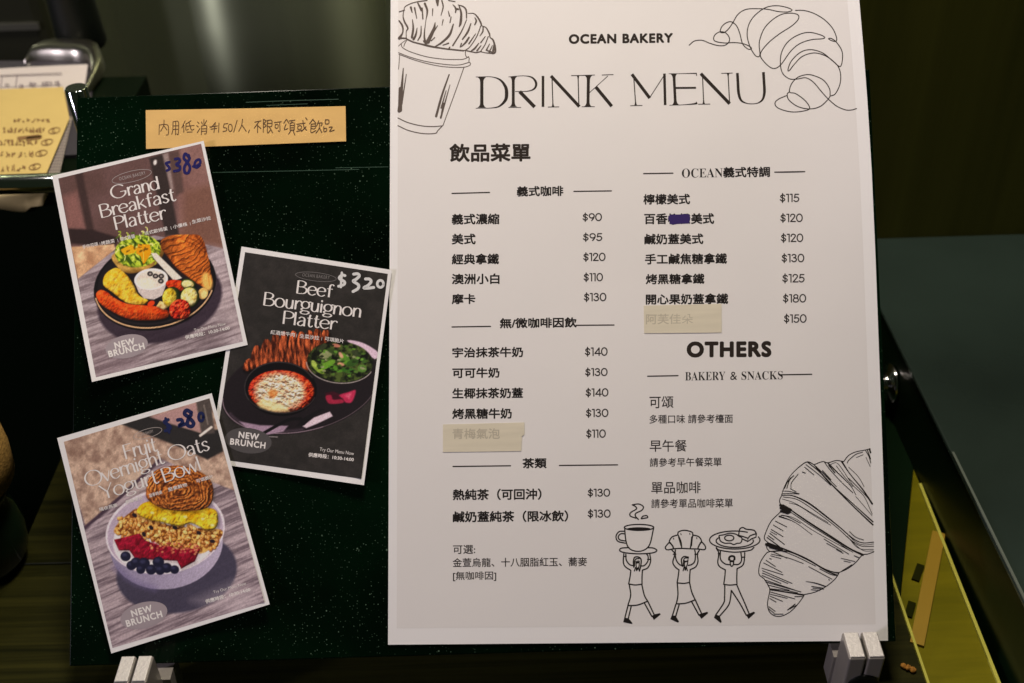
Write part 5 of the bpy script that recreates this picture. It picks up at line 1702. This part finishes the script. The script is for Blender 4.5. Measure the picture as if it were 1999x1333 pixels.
p.poly([(722, 84), (790, 62), (812, 234), (748, 242)], (82, 74, 70), 1, 10)
p.line([(760, 100), (778, 190)], 8, (130, 120, 112), .7)
p.line([(742, 246), (795, 206)], 12, (222, 208, 198), 1, 5)
p.line([(186, 690), (350, 548), (548, 362)], 16, (70, 54, 66), .95, 8)
p.line([(204, 700), (366, 560), (470, 470)], 9, (190, 172, 178), .6, 8)
p.ell(628, 905, 292, 196, (66, 62, 78), -8, .95, 14)
p.poly([(700, 1040), (900, 950), (1050, 1040), (900, 1110)], (196, 182, 186), .35, 60)
p.ell(578, 768, 274, 218, 0, -9, 1, 5, p.tone((136, 127, 152), (178, 167, 186), np.clip((p.X - 320) / 520, 0, 1)))
p.line([(330, 880), (420, 950), (520, 985)], 30, (112, 102, 138), .5, 30)
p.ell(573, 706, 290, 206, (214, 202, 208), -10, 1, 4)
p.ell(573, 710, 280, 197, (176, 160, 176), -10, 1, 5)
p.ell(575, 740, 256, 170, (226, 216, 216), -10, 1, 8)
gr = p.n(11, 81, 0, 1, 4.2)
p.poly([(328, 715), (345, 670), (400, 620), (452, 600), (560, 670), (700, 690), (842, 700), (832, 752), (780, 800), (730, 815), (640, 800), (560, 780), (480, 735), (400, 732)], 0, 1, 6, True,
       p.tone((120, 66, 22), (226, 172, 94), gr))
rr_ = np.random.RandomState(9)
kk = sorted([(700 + (x - 335) * .10 + rr_.uniform(-60, 48), x) for x in rr_.uniform(340, 832, 150)])
for k, (y, x) in enumerate(kk):
    r1, r2, an = rr_.uniform(8, 13), rr_.uniform(6, 9), rr_.uniform(0, 180)
    c_ = [(222, 160, 82), (198, 134, 58), (170, 104, 44), (236, 188, 112)][k % 4]
    p.ell(x + 2, y + 4, r1 + 1, r2 + 1, (84, 44, 14), an, .7, 5)
    p.ell(x, y, r1, r2, c_, an, 1, 3)
    p.ell(x - 2, y - 3, r1 * .5, r2 * .4, (255, 222, 164), an, .6, 4)
for x, y in ((425, 630), (470, 722), (505, 690), (735, 715), (800, 755), (620, 690)):
    p.ell(x, y, 13, 9, (40, 28, 34), rr_.uniform(0, 90), 1, 4)
p.food([(436, 615), (470, 570), (560, 560), (700, 590), (808, 600), (828, 650), (815, 692), (770, 700), (700, 668), (640, 682), (560, 664), (490, 650)], (206, 152, 14), (250, 220, 70), 28, 85, 20, .8, (24, 22), gloss=60)
for x, y in ((560, 640), (660, 630), (745, 640), (500, 610), (790, 670)):
    p.line(arc(x, y, 38, 26, 200, 340, 14), 5, (176, 140, 24), .6, 5)
    p.ell(x + 10, y + 8, 10, 6, (248, 238, 180), 10, .7, 6)
p.food([(326, 748), (450, 718), (478, 752), (540, 772), (640, 790), (742, 792), (716, 852), (650, 888), (630, 850), (560, 846), (430, 842), (400, 800), (350, 800)], (108, 8, 28), (156, 24, 52), 22, 88, 10, .8, (11, 10), False, gloss=60, shadow=.25)
for k in range(60):
    x = rr_.uniform(500, 740); y = 778 + rr_.uniform(-22, 30) + (x - 500) * .05
    p.ell(x, y, 6, 5, [(200, 120, 80), (170, 60, 70), (224, 170, 110)][k % 3], 0, .7, 4)
for x, y, r in ((382, 828, 25), (410, 872, 24), (432, 858, 26), (470, 862, 29), (505, 892, 26), (540, 856, 28), (580, 884, 26), (618, 892, 22), (455, 892, 22), (548, 895, 24)):
    p.ell(x, y, r, r * .95, (32, 32, 52), 0, 1, 4); p.ell(x - 6, y - 8, r * .45, r * .32, (78, 78, 110), 0, .55, 10)
cr_ = np.hypot((p.X - 640) / 160, (p.Y - 520) / 112)
rings = np.clip(.5 + .5 * np.sin(cr_ * 46 + 17 * fbm(p.X, p.Y, 46, 91)) + .9 * (fbm(p.X, p.Y, 16, 97) - .5), 0, 1)
p.food([(480, 520), (500, 440), (560, 400), (650, 392), (750, 425), (800, 480), (800, 560), (760, 600), (660, 610), (560, 598), (495, 560)], 0, 0, 8, 93, 30, .8, (8, 8), True, 4, .35, 50,
       tex=p.tone((92, 44, 16), (206, 130, 64), rings * .55 + .45 * p.n(8, 93, 0, 1, 3)), lift=5 * rings)
for x, y, r in ((570, 480, 22), (700, 480, 26), (735, 520, 20), (640, 530, 24), (560, 540, 16)):
    p.ell(x, y, r, 8, (70, 34, 14), 10, .7, 8)
p.grain(.07, 5)
picture(p, Z3, .00308, c3, SURF_yogurt)
i_ = Ink(5.796, 150, 790)
TH3, TN3 = .125, .042
display(i_, 'Fruit', (543, 616), (905, 520), 165, TH3, TN3)
display(i_, 'Overnight', (112, 932), (985, 660), 168, TH3, TN3)
display(i_, 'Oats', (1052, 642), (1500, 508), 165, TH3, TN3)
display(i_, 'Yogurt', (292, 1072), (920, 882), 165, TH3, TN3)
display(i_, 'Bowl', (984, 882), (1412, 733), 165, TH3, TN3)
i_.build('title_lettering', SURF_yogurt, .00316, M_WHITE, c3)
i_ = Ink(5.796, 150, 790)
i_.stroke(arc(800, 320, 165, 50, 0, 360, 40, -16), 5)
i_.type_along('OCEAN BAKERY', (690, 362), (866, 308), 32, -.004)
i_.build('oval_emblem', SURF_yogurt, .00316, mat('pale_brown_print', (.42, .37, .34), .6), c3)
i_ = Ink(2.469, 90, 750)
for s, a_, b_ in (('隔夜燕麥', (258, 612), (345, 588)), ('希臘優格', (384, 576), (466, 553)), ('當季時果', (498, 545), (560, 527)), ('堅果穀物', (590, 516), (680, 490)), ('可頌脆片', (725, 475), (805, 450))):
    i_.type_along(s, a_, b_, 18, .012)
i_.build('small_text', SURF_yogurt, .00318, M_WHITE, c3)
i_ = Ink(2.469, 90, 750); i_.fill(arc(470, 1112, 116, 62, 0, 350, 36, -15))
bg3 = i_.build('badge', SURF_yogurt, .00316, M_BADGE, c3)
i_ = Ink(2.469, 90, 750); i_.type_along('NEW', (415, 1120), (512, 1092), 31, .035); i_.type_along('BRUNCH', (390, 1168), (560, 1120), 31, .035)
i_.build('badge_lettering', SURF_yogurt, .00320, M_WHITE, bg3)
i_ = Ink(2.469, 90, 750); i_.type_along('Try Our Menu Now', (808, 1012), (965, 968), 18, -.004); i_.type_along('供應時段：10:30-14:00', (770, 1056), (985, 996), 20, .024)
i_.build('small_text', SURF_yogurt, .00318, M_WHITE, c3)
i_ = Ink(5.796, 150, 790)
i_.stroke([(1030, 165), (985, 190), (1045, 235), (1048, 270), (998, 292)], 34); i_.stroke([(1000, 150), (1042, 310)], 28)
i_.stroke([(1138, 168), (1178, 165), (1192, 200), (1150, 236), (1222, 214)], 38)
i_.stroke([(1292, 85), (1240, 58), (1215, 98), (1268, 142), (1318, 205), (1292, 242), (1248, 222), (1258, 160), (1288, 110)], 40)
i_.stroke(arc(1402, 135, 28, 46, 0, 360, 18), 30)
i_.build('marker_price', SURF_yogurt, .00322, mat('navy_marker', (.008, .014, .075), .4), c3)
